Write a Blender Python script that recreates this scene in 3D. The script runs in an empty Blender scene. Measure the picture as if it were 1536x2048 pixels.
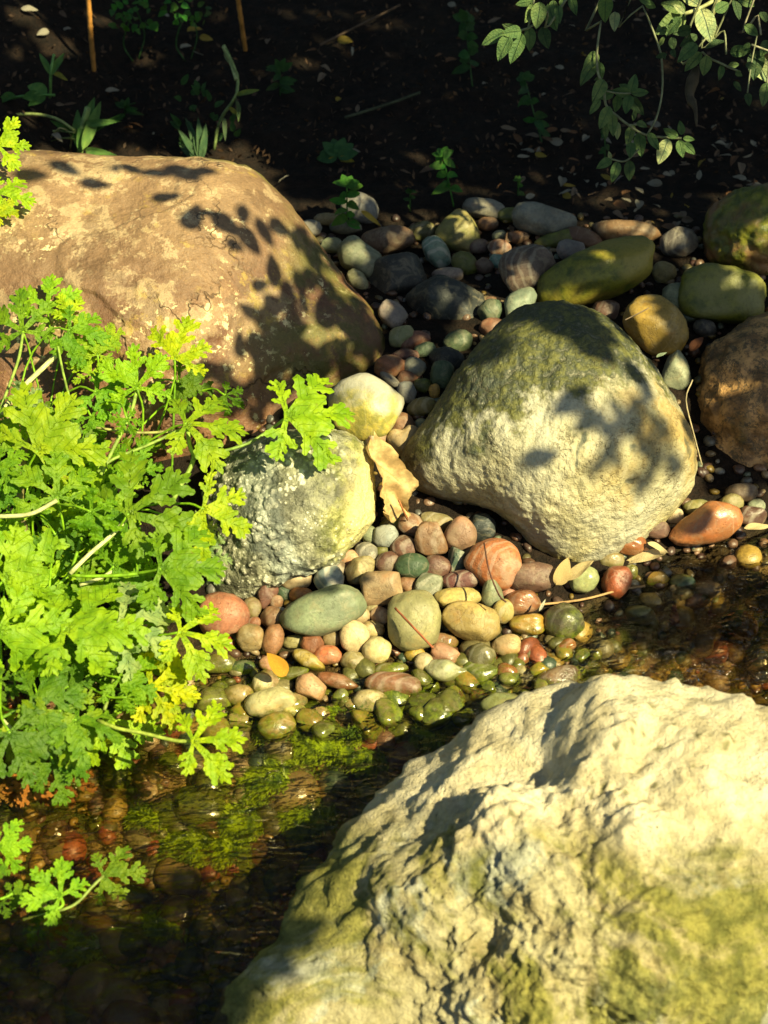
import bpy, bmesh, math, random
import numpy as np
from mathutils import Vector, Matrix

scene = bpy.context.scene
C = scene.collection
rnd = random.Random(7)
rng = np.random.default_rng(11)

# ------------------------------------------------------------------ camera
CAM = np.array([0.0, -1.45, 1.25])
PITCH = math.radians(40.8)
HFOV = math.radians(27.9)
FPX = 768.0 / math.tan(HFOV / 2)                  # focal length in photograph pixels (1536 wide)
RV = np.array([1.0, 0.0, 0.0])
FV = np.array([0.0, math.cos(PITCH), -math.sin(PITCH)])
UV = np.array([0.0, math.sin(PITCH), math.cos(PITCH)])
cd = bpy.data.cameras.new('camera')
cam = bpy.data.objects.new('camera', cd); C.objects.link(cam)
cam.location = CAM
cam.rotation_euler = (math.pi / 2 - PITCH, 0, 0)
cd.sensor_fit = 'HORIZONTAL'; cd.sensor_width = 27.0
cd.lens = 27.0 / (2 * math.tan(HFOV / 2))
cd.clip_start = 0.05; cd.clip_end = 600
cd.dof.use_dof = True; cd.dof.focus_distance = 1.84; cd.dof.aperture_fstop = 6.7
scene.camera = cam

# ------------------------------------------------------------------ sky, sun, exposure
SUN = np.array([0.53, -0.42, 0.735]); SUN /= np.linalg.norm(SUN)
w = bpy.data.worlds.new('World'); scene.world = w; w.use_nodes = True
nt = w.node_tree
sky = nt.nodes.new('ShaderNodeTexSky'); sky.sky_type = 'NISHITA'; sky.sun_disc = False
sky.sun_elevation = math.asin(SUN[2]); sky.sun_rotation = math.atan2(SUN[0], SUN[1])
nt.links.new(sky.outputs[0], nt.nodes['Background'].inputs[0])
nt.nodes['Background'].inputs[1].default_value = 0.05
sl = bpy.data.lights.new('sun', 'SUN'); sl.energy = 5.0; sl.angle = math.radians(0.55); sl.color = (1.0, 0.88, 0.58)
so = bpy.data.objects.new('sun', sl); C.objects.link(so); so.location = (3, -3, 4)
so.rotation_euler = Vector(SUN).to_track_quat('Z', 'Y').to_euler()
scene.view_settings.view_transform = 'Standard'; scene.view_settings.look = 'None'
scene.view_settings.exposure = 1.25; scene.view_settings.gamma = 1.0
scene.view_settings.use_curve_mapping = False
scene.view_settings.use_white_balance = True; scene.view_settings.white_balance_temperature = 7400; scene.view_settings.white_balance_tint = -4
scene.render.engine = 'CYCLES'
scene.cycles.use_denoising = True
scene.cycles.max_bounces = 8; scene.cycles.transparent_max_bounces = 16
scene.cycles.caustics_reflective = False; scene.cycles.caustics_refractive = False
scene.cycles.sample_clamp_indirect = 4.0

# ------------------------------------------------------------------ helpers
def ray(px, py):
    return FV + ((px - 768) / FPX) * RV + ((1024 - py) / FPX) * UV
def at(px, py, D):                                # the point D metres deep (along the view axis) on a pixel's ray
    return CAM + D * ray(px, py)
def project(P):
    d = P - CAM; f = d @ FV
    return 768 + FPX * (d @ RV) / f, 1024 - FPX * (d @ UV) / f, f
def sstep(a, b, x):
    t = np.clip((np.asarray(x, float) - a) / (b - a), 0, 1); return t * t * (3 - 2 * t)

_perm = rng.permutation(512)
_perm = np.concatenate([_perm, _perm, _perm])
_grad = rng.normal(size=(512, 3)); _grad /= np.linalg.norm(_grad, axis=1)[:, None]
def pnoise(P):
    P = np.asarray(P, float); I = np.floor(P).astype(int); f = P - I; I = I & 511
    u = f * f * f * (f * (f * 6 - 15) + 10); out = 0
    for dx in (0, 1):
        for dy in (0, 1):
            for dz in (0, 1):
                h = _perm[_perm[_perm[(I[:, 0] + dx) & 511] + ((I[:, 1] + dy) & 511)] % 512 + ((I[:, 2] + dz) & 511)] % 512
                g = _grad[h]
                n = g[:, 0] * (f[:, 0] - dx) + g[:, 1] * (f[:, 1] - dy) + g[:, 2] * (f[:, 2] - dz)
                wx = u[:, 0] if dx else 1 - u[:, 0]; wy = u[:, 1] if dy else 1 - u[:, 1]; wz = u[:, 2] if dz else 1 - u[:, 2]
                out = out + n * wx * wy * wz
    return out
def fbm(P, oct=4, gain=0.5, lac=2.03, ridged=False):
    s = 0; a = 1.0; P = np.asarray(P, float)
    for i in range(oct):
        n = pnoise(P + 17.3 * i)
        if ridged: n = 0.35 - np.abs(n) * 1.4
        s = s + a * n; P = P * lac; a *= gain
    return s

def mesh_np(name, V, F, smooth=True):
    me = bpy.data.meshes.new(name)
    V = np.ascontiguousarray(V, dtype=np.float32); F = np.ascontiguousarray(F, dtype=np.int32)
    me.vertices.add(len(V)); me.vertices.foreach_set('co', V.ravel())
    k = F.shape[1]
    me.loops.add(F.size); me.loops.foreach_set('vertex_index', F.ravel())
    me.polygons.add(len(F)); me.polygons.foreach_set('loop_start', np.arange(0, F.size, k, dtype=np.int32))
    me.update(calc_edges=True)
    if smooth: me.polygons.foreach_set('use_smooth', np.ones(len(F), dtype=bool))
    me.validate()
    return me
def link(name, me, mat=None, parent=None, loc=None, rot=None):
    o = bpy.data.objects.new(name, me); C.objects.link(o)
    if mat is not None and not me.materials: me.materials.append(mat)
    if rot is not None: o.rotation_euler = Matrix(rot).to_euler() if not isinstance(rot, tuple) else rot
    if parent is not None:
        o.parent = parent
        if loc is not None: o.location = Vector(loc) - parent.location
        else: o.location = -parent.location
    elif loc is not None: o.location = loc
    return o
def tag(o, label, cat, group=None):
    o['label'] = label; o['category'] = cat
    if group: o['group'] = group
    return o
def empty(name, loc):
    o = bpy.data.objects.new(name, None); C.objects.link(o); o.location = loc; o.empty_display_size = 0.05
    return o
_ico = {}
def ico(n):
    if n not in _ico:
        bm = bmesh.new(); bmesh.ops.create_icosphere(bm, subdivisions=n, radius=1.0)
        V = np.array([v.co[:] for v in bm.verts]); F = np.array([[v.index for v in f.verts] for f in bm.faces]); bm.free()
        _ico[n] = (V / np.linalg.norm(V, axis=1)[:, None], F)
    return _ico[n]
def set_attr(me, name, vals):
    a = me.attributes.new(name, 'FLOAT', 'POINT'); a.data.foreach_set('value', np.ascontiguousarray(vals, dtype=np.float32))
def tube(pts, radii, sides=7):
    pts = np.asarray(pts, float); n = len(pts)
    if np.isscalar(radii): radii = [radii] * n
    T = np.gradient(pts, axis=0); T /= np.linalg.norm(T, axis=1)[:, None] + 1e-12
    V = []; ref = np.array([0.31, 0.2, 0.93])
    for i in range(n):
        a = np.cross(T[i], ref); a /= np.linalg.norm(a) + 1e-12; b = np.cross(T[i], a)
        for k in range(sides):
            th = 2 * math.pi * k / sides
            V.append(pts[i] + radii[i] * (math.cos(th) * a + math.sin(th) * b))
    F = []
    for i in range(n - 1):
        for k in range(sides):
            k2 = (k + 1) % sides
            F.append((i * sides + k, i * sides + k2, (i + 1) * sides + k2, (i + 1) * sides + k))
    V += [pts[0], pts[-1]]; c0 = n * sides; c1 = c0 + 1
    for k in range(sides):
        k2 = (k + 1) % sides
        F.append((c0, k2, k, k)); F.append((c1, (n - 1) * sides + k, (n - 1) * sides + k2, (n - 1) * sides + k2))
    return np.array(V), F
def mesh_list(name, V, F, smooth=True):
    me = bpy.data.meshes.new(name)
    me.from_pydata([tuple(v) for v in V], [], [tuple(dict.fromkeys(f)) for f in F]); me.update()
    if smooth: me.polygons.foreach_set('use_smooth', np.ones(len(me.polygons), dtype=bool))
    return me
def spline(pts, n=12):
    P = [np.array(p, float) for p in pts]
    if len(P) == 2: return np.array([P[0] + (P[1] - P[0]) * t for t in np.linspace(0, 1, n)])
    P = [2 * P[0] - P[1]] + P + [2 * P[-1] - P[-2]]; out = []
    seg = len(P) - 3; per = max(3, n // seg)
    for i in range(seg):
        p0, p1, p2, p3 = P[i:i + 4]
        for t in np.linspace(0, 1, per, endpoint=(i == seg - 1)):
            out.append(0.5 * ((2 * p1) + (-p0 + p2) * t + (2 * p0 - 5 * p1 + 4 * p2 - p3) * t * t + (-p0 + 3 * p1 - 3 * p2 + p3) * t ** 3))
    return np.array(out)

# ------------------------------------------------------------------ node material helpers
class MT:
    def __init__(s, name):
        s.m = bpy.data.materials.new(name); s.m.use_nodes = True; s.t = s.m.node_tree
        s.b = s.t.nodes['Principled BSDF']; s.out = s.t.nodes['Material Output']
    def n(s, typ, **kw):
        nd = s.t.nodes.new(typ)
        for k, v in kw.items(): setattr(nd, k, v)
        return nd
    def l(s, a, b): s.t.links.new(a, b)
    def inp(s, sock, v):
        if hasattr(v, 'is_linked'): s.l(v, sock)
        else: sock.default_value = v
    def noise(s, vec, scale, detail=4, rough=0.55, dist=0.0):
        nd = s.n('ShaderNodeTexNoise'); nd.inputs['Scale'].default_value = scale
        nd.inputs['Detail'].default_value = detail; nd.inputs['Roughness'].default_value = rough; nd.inputs['Distortion'].default_value = dist
        s.l(vec, nd.inputs['Vector']); return nd.outputs['Fac']
    def voro(s, vec, scale, feature='F1', out='Distance', rnd_=1.0):
        nd = s.n('ShaderNodeTexVoronoi', feature=feature); nd.inputs['Scale'].default_value = scale
        nd.inputs['Randomness'].default_value = rnd_
        s.l(vec, nd.inputs['Vector']); return nd.outputs[out]
    def map(s, v, a, b, c=0.0, d=1.0, smooth=True):
        nd = s.n('ShaderNodeMapRange'); nd.interpolation_type = 'SMOOTHSTEP' if smooth else 'LINEAR'
        s.inp(nd.inputs[0], v); nd.inputs[1].default_value = a; nd.inputs[2].default_value = b
        nd.inputs[3].default_value = c; nd.inputs[4].default_value = d; return nd.outputs[0]
    def math(s, op, a, b=0.0):
        nd = s.n('ShaderNodeMath', operation=op); s.inp(nd.inputs[0], a); s.inp(nd.inputs[1], b); return nd.outputs[0]
    def mix(s, f, a, b, mode='MIX'):
        nd = s.n('ShaderNodeMix', data_type='RGBA', blend_type=mode); s.inp(nd.inputs[0], f)
        for sock, v in ((nd.inputs[6], a), (nd.inputs[7], b)):
            if hasattr(v, 'is_linked'): s.l(v, sock)
            else: sock.default_value = (*v, 1.0)
        return nd.outputs[2]
    def bump(s, h, strength, dist, prev=None):
        nd = s.n('ShaderNodeBump'); s.inp(nd.inputs['Strength'], strength); nd.inputs['Distance'].default_value = dist
        s.l(h, nd.inputs['Height'])
        if prev is not None: s.l(prev, nd.inputs['Normal'])
        return nd.outputs[0]
    def obj(s):
        return s.n('ShaderNodeTexCoord').outputs['Object']
    def objrand(s):                                # object coordinates shifted by a per-object random vector
        oi = s.n('ShaderNodeObjectInfo'); sc = s.n('ShaderNodeVectorMath', operation='SCALE')
        cb = s.n('ShaderNodeCombineXYZ')
        for k in range(3): s.l(s.math('MULTIPLY', oi.outputs['Random'], 7.3 + 3.1 * k), cb.inputs[k])
        ad = s.n('ShaderNodeVectorMath', operation='ADD'); s.l(s.obj(), ad.inputs[0]); s.l(cb.outputs[0], ad.inputs[1])
        return ad.outputs[0], oi
    def oattr(s, name):
        nd = s.n('ShaderNodeAttribute'); nd.attribute_type = 'OBJECT'; nd.attribute_name = name; return nd.outputs['Fac']
    def vattr(s, name):
        nd = s.n('ShaderNodeAttribute'); nd.attribute_type = 'GEOMETRY'; nd.attribute_name = name; return nd.outputs['Fac']
    def sep(s, v):
        nd = s.n('ShaderNodeSeparateXYZ'); s.l(v, nd.inputs[0]); return nd.outputs
    def pos(s): return s.n('ShaderNodeNewGeometry').outputs['Position']
    def set(s, color=None, rough=None, normal=None, spec=None):
        if color is not None: s.inp(s.b.inputs['Base Color'], color if hasattr(color, 'is_linked') else (*color, 1))
        if rough is not None: s.inp(s.b.inputs['Roughness'], rough)
        if normal is not None: s.l(normal, s.b.inputs['Normal'])
        if spec is not None: s.b.inputs['Specular IOR Level'].default_value = spec
        return s.m
MAT = {}
MOSS_D, MOSS_L = (0.035, 0.055, 0.008), (0.13, 0.16, 0.015)

def mat_pebble():
    m = MT('pebble_stone'); v, oi = m.objrand(); col = oi.outputs['Color']
    big = m.noise(v, 22, 3); fine = m.noise(v, 260, 4, 0.7); sp = m.voro(v, 420)
    c = m.mix(m.map(big, 0.35, 0.68), m.mix(1.0, col, (0.66, 0.64, 0.60), 'MULTIPLY'), m.mix(1.0, col, (1.22, 1.15, 1.05), 'MULTIPLY'))
    c = m.mix(m.map(fine, 0.38, 0.66, 0.0, 0.6), c, m.mix(1.0, col, (0.55, 0.52, 0.5), 'MULTIPLY'))
    c = m.mix(m.math('MULTIPLY', m.map(sp, 0.12, 0.05), m.map(m.noise(v, 60, 2), 0.45, 0.6, 0, 0.5)), c, (0.55, 0.48, 0.40))
    # second, rust-like tint in patches
    c = m.mix(m.map(m.noise(v, 38, 3, 0.6), 0.55, 0.72, 0, 0.35), c, m.mix(1.0, col, (1.15, 0.72, 0.5), 'MULTIPLY'))
    # bands and veins
    rot = m.n('ShaderNodeMapping'); m.l(v, rot.inputs[0]); rot.inputs['Rotation'].default_value = (0.4, 0.9, 0.5)
    wv = m.n('ShaderNodeTexWave'); wv.inputs['Scale'].default_value = 34; wv.inputs['Distortion'].default_value = 3.5
    wv.inputs['Detail'].default_value = 3; m.l(rot.outputs[0], wv.inputs[0])
    c = m.mix(m.math('MULTIPLY', m.map(wv.outputs['Fac'], 0.55, 0.95, 0, 0.75), m.oattr('band')), c, (0.50, 0.46, 0.38))
    ve = m.voro(v, 26, 'DISTANCE_TO_EDGE')
    c = m.mix(m.math('MULTIPLY', m.map(ve, 0.03, 0.005, 0, 0.25), m.map(m.noise(v, 18, 2), 0.56, 0.66)), c, m.mix(0.5, col, (0.6, 0.5, 0.4)))
    z = m.sep(m.pos())[2]
    zz = m.math('ADD', z, m.map(m.noise(m.pos(), 90, 3, 0.6), 0.3, 0.7, -0.007, 0.007, False))
    silt = m.math('MULTIPLY', m.map(m.noise(v, 48, 5, 0.7, 1.2), 0.50, 0.60), 0.40)
    c = m.mix(silt, c, m.mix(0.5, c, (0.34, 0.29, 0.19)))
    rng_ = m.map(m.math('ABSOLUTE', m.math('SUBTRACT', m.noise(v, 30, 4, 0.6, 1.0), 0.5)), 0.018, 0.0)
    c = m.mix(m.math('MULTIPLY', rng_, 0.35), c, m.mix(1.0, c, (0.45, 0.42, 0.4), 'MULTIPLY'))
    pit = m.math('MULTIPLY', m.map(m.voro(v, 170), 0.22, 0.08), m.map(m.noise(v, 35, 2), 0.5, 0.6))
    c = m.mix(m.math('MULTIPLY', pit, 0.5), c, m.mix(1.0, c, (0.35, 0.32, 0.3), 'MULTIPLY'))
    wet = m.map(zz, 0.014, 0.003)
    moss = m.math('MULTIPLY', m.map(zz, 0.012, -0.004), m.oattr('moss'))
    mossn = m.noise(v, 130, 3, 0.7)
    top = m.math('MULTIPLY', m.oattr('mosstop'), m.map(m.noise(v, 40, 4, 0.65), 0.36, 0.60))
    c = m.mix(m.map(wet, 0, 1, 0, 0.62, False), c, m.mix(1.0, c, (0.55, 0.47, 0.38), 'MULTIPLY'))
    mc = m.mix(m.map(mossn, 0.35, 0.65), MOSS_D, MOSS_L)
    spk = m.map(m.noise(v, 330, 2, 0.8), 0.42, 0.6)
    c = m.mix(m.math('MULTIPLY', moss, m.map(spk, 0, 1, 0.35, 1.0, False)), c, mc)
    c = m.mix(m.math('MULTIPLY', top, 0.85), c, mc)
    wetp = m.math('MAXIMUM', wet, m.oattr('wet'))
    r = m.math('ADD', m.map(wetp, 0, 1, 0.55, 0.13, False), m.map(fine, 0.3, 0.7, -0.06, 0.12, False))
    h = m.math('ADD', m.math('MULTIPLY', fine, 0.5), m.math('MULTIPLY', m.noise(v, 75, 4, 0.6), 1.0))
    h = m.math('SUBTRACT', h, m.math('ADD', m.math('MULTIPLY', pit, 0.5), m.math('MULTIPLY', rng_, 0.25)))
    nb = m.bump(h, m.map(wetp, 0, 1, 0.45, 0.18, False), 0.0022)
    return m.set(c, r, nb)
MAT['pebble'] = mat_pebble()

def mat_left():
    m = MT('tan_sandstone'); v = m.obj(); x, y, z = m.sep(v)[0:3]
    n1 = m.noise(v, 5, 5, 0.6, 0.2); n2 = m.noise(v, 17, 5, 0.65, 0.2); n3 = m.noise(v, 160, 4, 0.7)
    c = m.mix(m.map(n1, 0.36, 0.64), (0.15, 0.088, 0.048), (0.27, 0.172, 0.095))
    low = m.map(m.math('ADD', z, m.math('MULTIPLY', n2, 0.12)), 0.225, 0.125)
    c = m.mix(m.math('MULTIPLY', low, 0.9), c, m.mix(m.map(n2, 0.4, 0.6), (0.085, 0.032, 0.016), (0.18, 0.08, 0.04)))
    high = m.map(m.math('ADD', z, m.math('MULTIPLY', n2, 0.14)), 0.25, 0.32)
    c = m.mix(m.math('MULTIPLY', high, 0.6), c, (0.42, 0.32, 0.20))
    c = m.mix(m.map(m.noise(v, 9, 4, 0.6, 1.0), 0.55, 0.63, 0, 0.55), c, (0.18, 0.105, 0.06))
    pa = m.math('MULTIPLY', m.map(m.noise(v, 11, 6, 0.72, 0.2), 0.50, 0.545), m.map(m.math('ADD', z, m.math('MULTIPLY', n1, 0.2)), 0.14, 0.26))
    c = m.mix(m.math('MULTIPLY', pa, 0.5), c, m.mix(m.map(n2, 0.4, 0.6), (0.42, 0.32, 0.19), (0.52, 0.40, 0.25)))
    pb = m.map(m.noise(v, 13, 6, 0.72, 0.2), 0.555, 0.59, 0, 0.6)
    c = m.mix(pb, c, (0.105, 0.06, 0.032))
    lich = m.math('MULTIPLY', m.map(m.noise(v, 70, 4, 0.7), 0.56, 0.62), m.map(m.noise(v, 8, 3, 0.6), 0.48, 0.60))
    c = m.mix(m.math('MULTIPLY', lich, 0.8), c, (0.66, 0.55, 0.32))
    yel = m.math('MULTIPLY', m.map(m.noise(v, 45, 4, 0.7), 0.54, 0.64), m.map(m.noise(v, 6.3, 3, 0.6, 0.7), 0.46, 0.60))
    c = m.mix(m.math('MULTIPLY', yel, 0.55), c, (0.36, 0.25, 0.05))
    edge = m.map(m.math('ADD', x, m.math('MULTIPLY', n1, 0.25)), 0.25, 0.36)
    gm = m.math('MULTIPLY', edge, m.map(n2, 0.40, 0.58))
    c = m.mix(m.math('MULTIPLY', gm, 0.9), c, (0.075, 0.072, 0.012))
    bk = m.math('MULTIPLY', m.map(y, 0.10, 0.17), m.map(x, -0.02, 0.10))
    c = m.mix(m.math('MULTIPLY', bk, m.map(n2, 0.30, 0.5)), c, (0.10, 0.11, 0.012))
    c = m.mix(m.map(n3, 0.45, 0.7, 0, 0.35), c, m.mix(1.0, c, (0.5, 0.45, 0.42), 'MULTIPLY'))
    c = m.mix(m.map(m.noise(v, 420, 2, 0.8), 0.52, 0.66, 0, 0.5), c, m.mix(1.0, c, (1.6, 1.5, 1.35), 'MULTIPLY'))
    cr = m.math('MULTIPLY', m.map(m.math('ABSOLUTE', m.math('SUBTRACT', m.noise(v, 5.5, 5, 0.6, 0.2), 0.5)), 0.008, 0.0), m.map(m.noise(v, 4, 2), 0.5, 0.6))
    c = m.mix(m.math('MULTIPLY', cr, 0.7), c, (0.03, 0.018, 0.01))
    nb = m.bump(n3, 0.5, 0.005); nb = m.bump(m.noise(v, 45, 5, 0.65), 0.5, 0.008, nb); nb = m.bump(m.math('MULTIPLY', cr, -1.0), 0.6, 0.006, nb)
    return m.set(c, 0.62, nb)
def mat_centre():
    m = MT('pale_gneiss'); v = m.obj(); x, y, z = m.sep(v)[0:3]
    n1 = m.noise(v, 7, 5, 0.6, 0.2); n2 = m.noise(v, 26, 5, 0.65, 0.15); n3 = m.noise(v, 240, 4, 0.75); n4 = m.noise(v, 80, 4, 0.7)
    c = m.mix(m.map(n1, 0.35, 0.65), (0.41, 0.39, 0.30), (0.32, 0.28, 0.15))
    c = m.mix(m.map(n2, 0.5, 0.68, 0, 0.6), c, (0.55, 0.49, 0.34))
    oc = m.math('MULTIPLY', m.map(m.noise(v, 9, 4, 0.6, 0.8), 0.50, 0.62), m.map(x, 0.0, 0.12))
    c = m.mix(m.math('MULTIPLY', oc, 0.6), c, (0.34, 0.21, 0.045))
    base = m.math('MULTIPLY', m.map(z, 0.0, -0.10), m.map(m.noise(v, 12, 4, 0.6), 0.35, 0.6))
    c = m.mix(m.math('MULTIPLY', base, 0.7), c, (0.50, 0.38, 0.07))
    # algae on crown and left shoulder, darkened to carry part of the tree shade
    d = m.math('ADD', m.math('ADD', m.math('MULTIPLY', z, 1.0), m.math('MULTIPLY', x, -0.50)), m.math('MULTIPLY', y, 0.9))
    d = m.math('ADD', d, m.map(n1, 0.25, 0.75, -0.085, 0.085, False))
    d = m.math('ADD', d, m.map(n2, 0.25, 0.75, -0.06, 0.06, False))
    alg_shade = m.map(m.math('ADD', d, m.map(n4, 0.25, 0.75, -0.03, 0.03, False)), 0.005, 0.06)
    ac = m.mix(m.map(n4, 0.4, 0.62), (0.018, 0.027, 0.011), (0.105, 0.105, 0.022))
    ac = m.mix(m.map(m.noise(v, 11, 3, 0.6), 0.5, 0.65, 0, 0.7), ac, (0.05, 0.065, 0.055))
    c = m.mix(m.math('MULTIPLY', alg_shade, m.map(n4, 0.30, 0.46, 0.55, 0.97)), c, ac)
    spot = m.math('MULTIPLY', m.map(m.noise(v, 15, 4, 0.6, 0.5), 0.60, 0.66), m.map(z, -0.05, 0.05))
    c = m.mix(m.math('MULTIPLY', spot, 0.85), c, (0.05, 0.06, 0.045))
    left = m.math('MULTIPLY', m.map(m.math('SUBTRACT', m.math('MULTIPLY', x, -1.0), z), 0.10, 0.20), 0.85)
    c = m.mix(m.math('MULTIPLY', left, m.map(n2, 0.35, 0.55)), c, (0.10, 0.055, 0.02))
    cr = m.math('MULTIPLY', m.map(m.math('ABSOLUTE', m.math('SUBTRACT', m.noise(v, 15, 5, 0.7, 0.15), 0.5)), 0.016, 0.0), m.map(m.noise(v, 10, 3), 0.46, 0.58))
    c = m.mix(m.math('MULTIPLY', cr, 0.35), c, (0.16, 0.11, 0.05))
    c = m.mix(m.map(n3, 0.48, 0.68, 0, 0.55), c, m.mix(1.0, c, (0.45, 0.38, 0.28), 'MULTIPLY'))
    nb = m.bump(n3, 0.5, 0.004); nb = m.bump(n4, 0.6, 0.009, nb); nb = m.bump(m.math('MULTIPLY', cr, -1.0), 0.5, 0.006, nb)
    return m.set(c, 0.55, nb)
def mat_conglomerate():
    m = MT('knobbly_conglomerate'); v = m.obj(); x, y, z = m.sep(v)[0:3]
    n1 = m.noise(v, 13, 5, 0.6, 0.6); n2 = m.noise(v, 40, 5, 0.65); n3 = m.noise(v, 260, 3, 0.7)
    c = m.mix(m.map(n2, 0.38, 0.62), (0.065, 0.065, 0.042), (0.24, 0.235, 0.16))
    nod = m.vattr('nodule')
    c = m.mix(m.math('MULTIPLY', m.map(nod, 0.15, 0.6), m.map(m.noise(v, 55, 2), 0.40, 0.56)), c, m.mix(m.map(n2, 0.3, 0.7), (0.42, 0.40, 0.30), (0.62, 0.59, 0.48)))
    band = m.map(m.math('ABSOLUTE', m.math('ADD', m.math('ADD', x, m.math('MULTIPLY', z, 0.55)), m.map(n1, 0.2, 0.8, -0.02, 0.03, False))), 0.035, 0.016)
    c = m.mix(m.math('MULTIPLY', band, 0.6), c, m.mix(m.map(n2, 0.4, 0.62), (0.10, 0.115, 0.105), (0.30, 0.33, 0.30)))
    up = m.map(m.math('ADD', m.math('SUBTRACT', z, x), m.map(n1, 0.2, 0.8, -0.03, 0.03, False)), 0.07, 0.11)
    c = m.mix(m.math('MULTIPLY', up, 0.5), c, m.mix(m.map(n2, 0.4, 0.6), (0.035, 0.045, 0.03), (0.13, 0.14, 0.10)))
    ms = m.math('MULTIPLY', m.map(x, 0.015, 0.055), m.map(m.noise(v, 24, 4, 0.65), 0.40, 0.56))
    c = m.mix(m.math('MULTIPLY', ms, 0.85), c, m.mix(m.map(n2, 0.4, 0.62), (0.13, 0.14, 0.025), (0.40, 0.38, 0.13)))
    c = m.mix(m.math('MULTIPLY', m.map(x, 0.05, 0.085), m.map(n1, 0.35, 0.6)), c, (0.60, 0.52, 0.25))
    sp = m.math('MULTIPLY', m.map(m.voro(v, 210), 0.34, 0.20), m.map(m.math('ADD', m.noise(v, 20, 3), m.math('MULTIPLY', x, -1.6)), 0.46, 0.58))
    c = m.mix(m.math('MULTIPLY', sp, 0.85), c, (0.55, 0.53, 0.43))
    c = m.mix(m.map(n3, 0.5, 0.7, 0, 0.5), c, (0.08, 0.07, 0.04))
    nb = m.bump(n3, 0.5, 0.003); nb = m.bump(m.noise(v, 90, 4, 0.7), 0.7, 0.008, nb)
    return m.set(c, 0.6, nb)
def mat_right():
    m = MT('orange_granite'); v = m.obj()
    n1 = m.noise(v, 9, 5, 0.6, 0.5); n2 = m.noise(v, 34, 5, 0.7); n3 = m.noise(v, 200, 3, 0.7); z = m.sep(v)[2]
    c = m.mix(m.map(n2, 0.38, 0.6), (0.17, 0.09, 0.035), (0.50, 0.28, 0.11))
    c = m.mix(m.map(n1, 0.52, 0.64, 0, 0.8), c, (0.07, 0.065, 0.015))
    ve = m.math('ABSOLUTE', m.math('SUBTRACT', m.noise(v, 20, 5, 0.7, 0.9), 0.5))
    c = m.mix(m.map(ve, 0.03, 0.0, 0, 0.8), c, (0.045, 0.04, 0.025))
    c = m.mix(m.map(n3, 0.52, 0.66, 0, 0.7), c, (0.03, 0.028, 0.022))
    nb = m.bump(n3, 0.4, 0.003); nb = m.bump(n2, 0.6, 0.008, nb)
    return m.set(c, 0.6, nb)
def mat_mossy():
    m = MT('mossy_stone'); v, oi = m.objrand()
    n1 = m.noise(v, 14, 5, 0.6, 0.5); n2 = m.noise(v, 55, 5, 0.7); n3 = m.noise(v, 240, 3, 0.7)
    c = m.mix(m.map(n1, 0.40, 0.60), oi.outputs['Color'], m.mix(m.map(n2, 0.38, 0.62), (0.055, 0.07, 0.008), (0.17, 0.165, 0.016)))
    c = m.mix(m.map(n3, 0.5, 0.7, 0, 0.5), c, m.mix(1.0, c, (0.45, 0.45, 0.4), 'MULTIPLY'))
    nb = m.bump(n2, 0.4, 0.005); nb = m.bump(n3, 0.4, 0.002, nb)
    return m.set(c, 0.5, nb)
def mat_fore():
    m = MT('cream_limestone'); v = m.obj(); x, y, z = m.sep(v)[0:3]
    n1 = m.noise(v, 4.5, 5, 0.6, 0.5); n2 = m.noise(v, 14, 6, 0.68, 0.5); n3 = m.noise(v, 130, 5, 0.75); n4 = m.noise(v, 46, 5, 0.7)
    c = m.mix(m.map(n2, 0.36, 0.64), (0.46, 0.39, 0.25), (0.66, 0.59, 0.44))
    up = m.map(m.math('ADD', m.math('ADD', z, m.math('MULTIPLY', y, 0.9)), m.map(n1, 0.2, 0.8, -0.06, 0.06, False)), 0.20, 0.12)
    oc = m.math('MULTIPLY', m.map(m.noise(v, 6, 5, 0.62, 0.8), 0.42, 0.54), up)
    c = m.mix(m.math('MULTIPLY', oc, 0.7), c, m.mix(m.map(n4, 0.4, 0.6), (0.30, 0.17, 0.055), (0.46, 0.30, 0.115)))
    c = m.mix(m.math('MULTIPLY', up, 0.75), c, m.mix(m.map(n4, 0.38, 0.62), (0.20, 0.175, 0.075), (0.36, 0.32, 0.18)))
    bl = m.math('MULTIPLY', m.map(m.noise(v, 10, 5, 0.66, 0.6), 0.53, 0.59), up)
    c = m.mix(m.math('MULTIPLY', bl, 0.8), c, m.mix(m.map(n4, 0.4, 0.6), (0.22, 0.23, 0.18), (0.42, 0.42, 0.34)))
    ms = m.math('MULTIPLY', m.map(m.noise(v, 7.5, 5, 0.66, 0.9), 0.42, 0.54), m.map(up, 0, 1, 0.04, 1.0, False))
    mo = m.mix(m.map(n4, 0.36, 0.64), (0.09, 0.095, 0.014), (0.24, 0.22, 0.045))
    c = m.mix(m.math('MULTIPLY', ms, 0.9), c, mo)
    cav = m.vattr('cavity')
    c = m.mix(m.math('MULTIPLY', m.map(cav, 0.1, 0.9), 0.75), c, m.mix(0.5, mo, (0.05, 0.05, 0.03)))
    hol = m.math('MULTIPLY', m.map(m.voro(v, 150), 0.20, 0.10), m.map(m.noise(v, 12, 3, 0.6), 0.54, 0.62))
    c = m.mix(m.math('MULTIPLY', hol, 0.6), c, (0.07, 0.07, 0.045))
    c = m.mix(m.map(n3, 0.5, 0.7, 0, 0.45), c, m.mix(1.0, c, (0.5, 0.45, 0.36), 'MULTIPLY'))
    nb = m.bump(m.noise(v, 420, 3, 0.8), 0.5, 0.003); nb = m.bump(n3, 0.6, 0.007, nb); nb = m.bump(n4, 0.6, 0.012, nb); nb = m.bump(m.math('MULTIPLY', hol, -1.0), 0.7, 0.004, nb)
    return m.set(c, 0.75, nb, 0.3)
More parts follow.
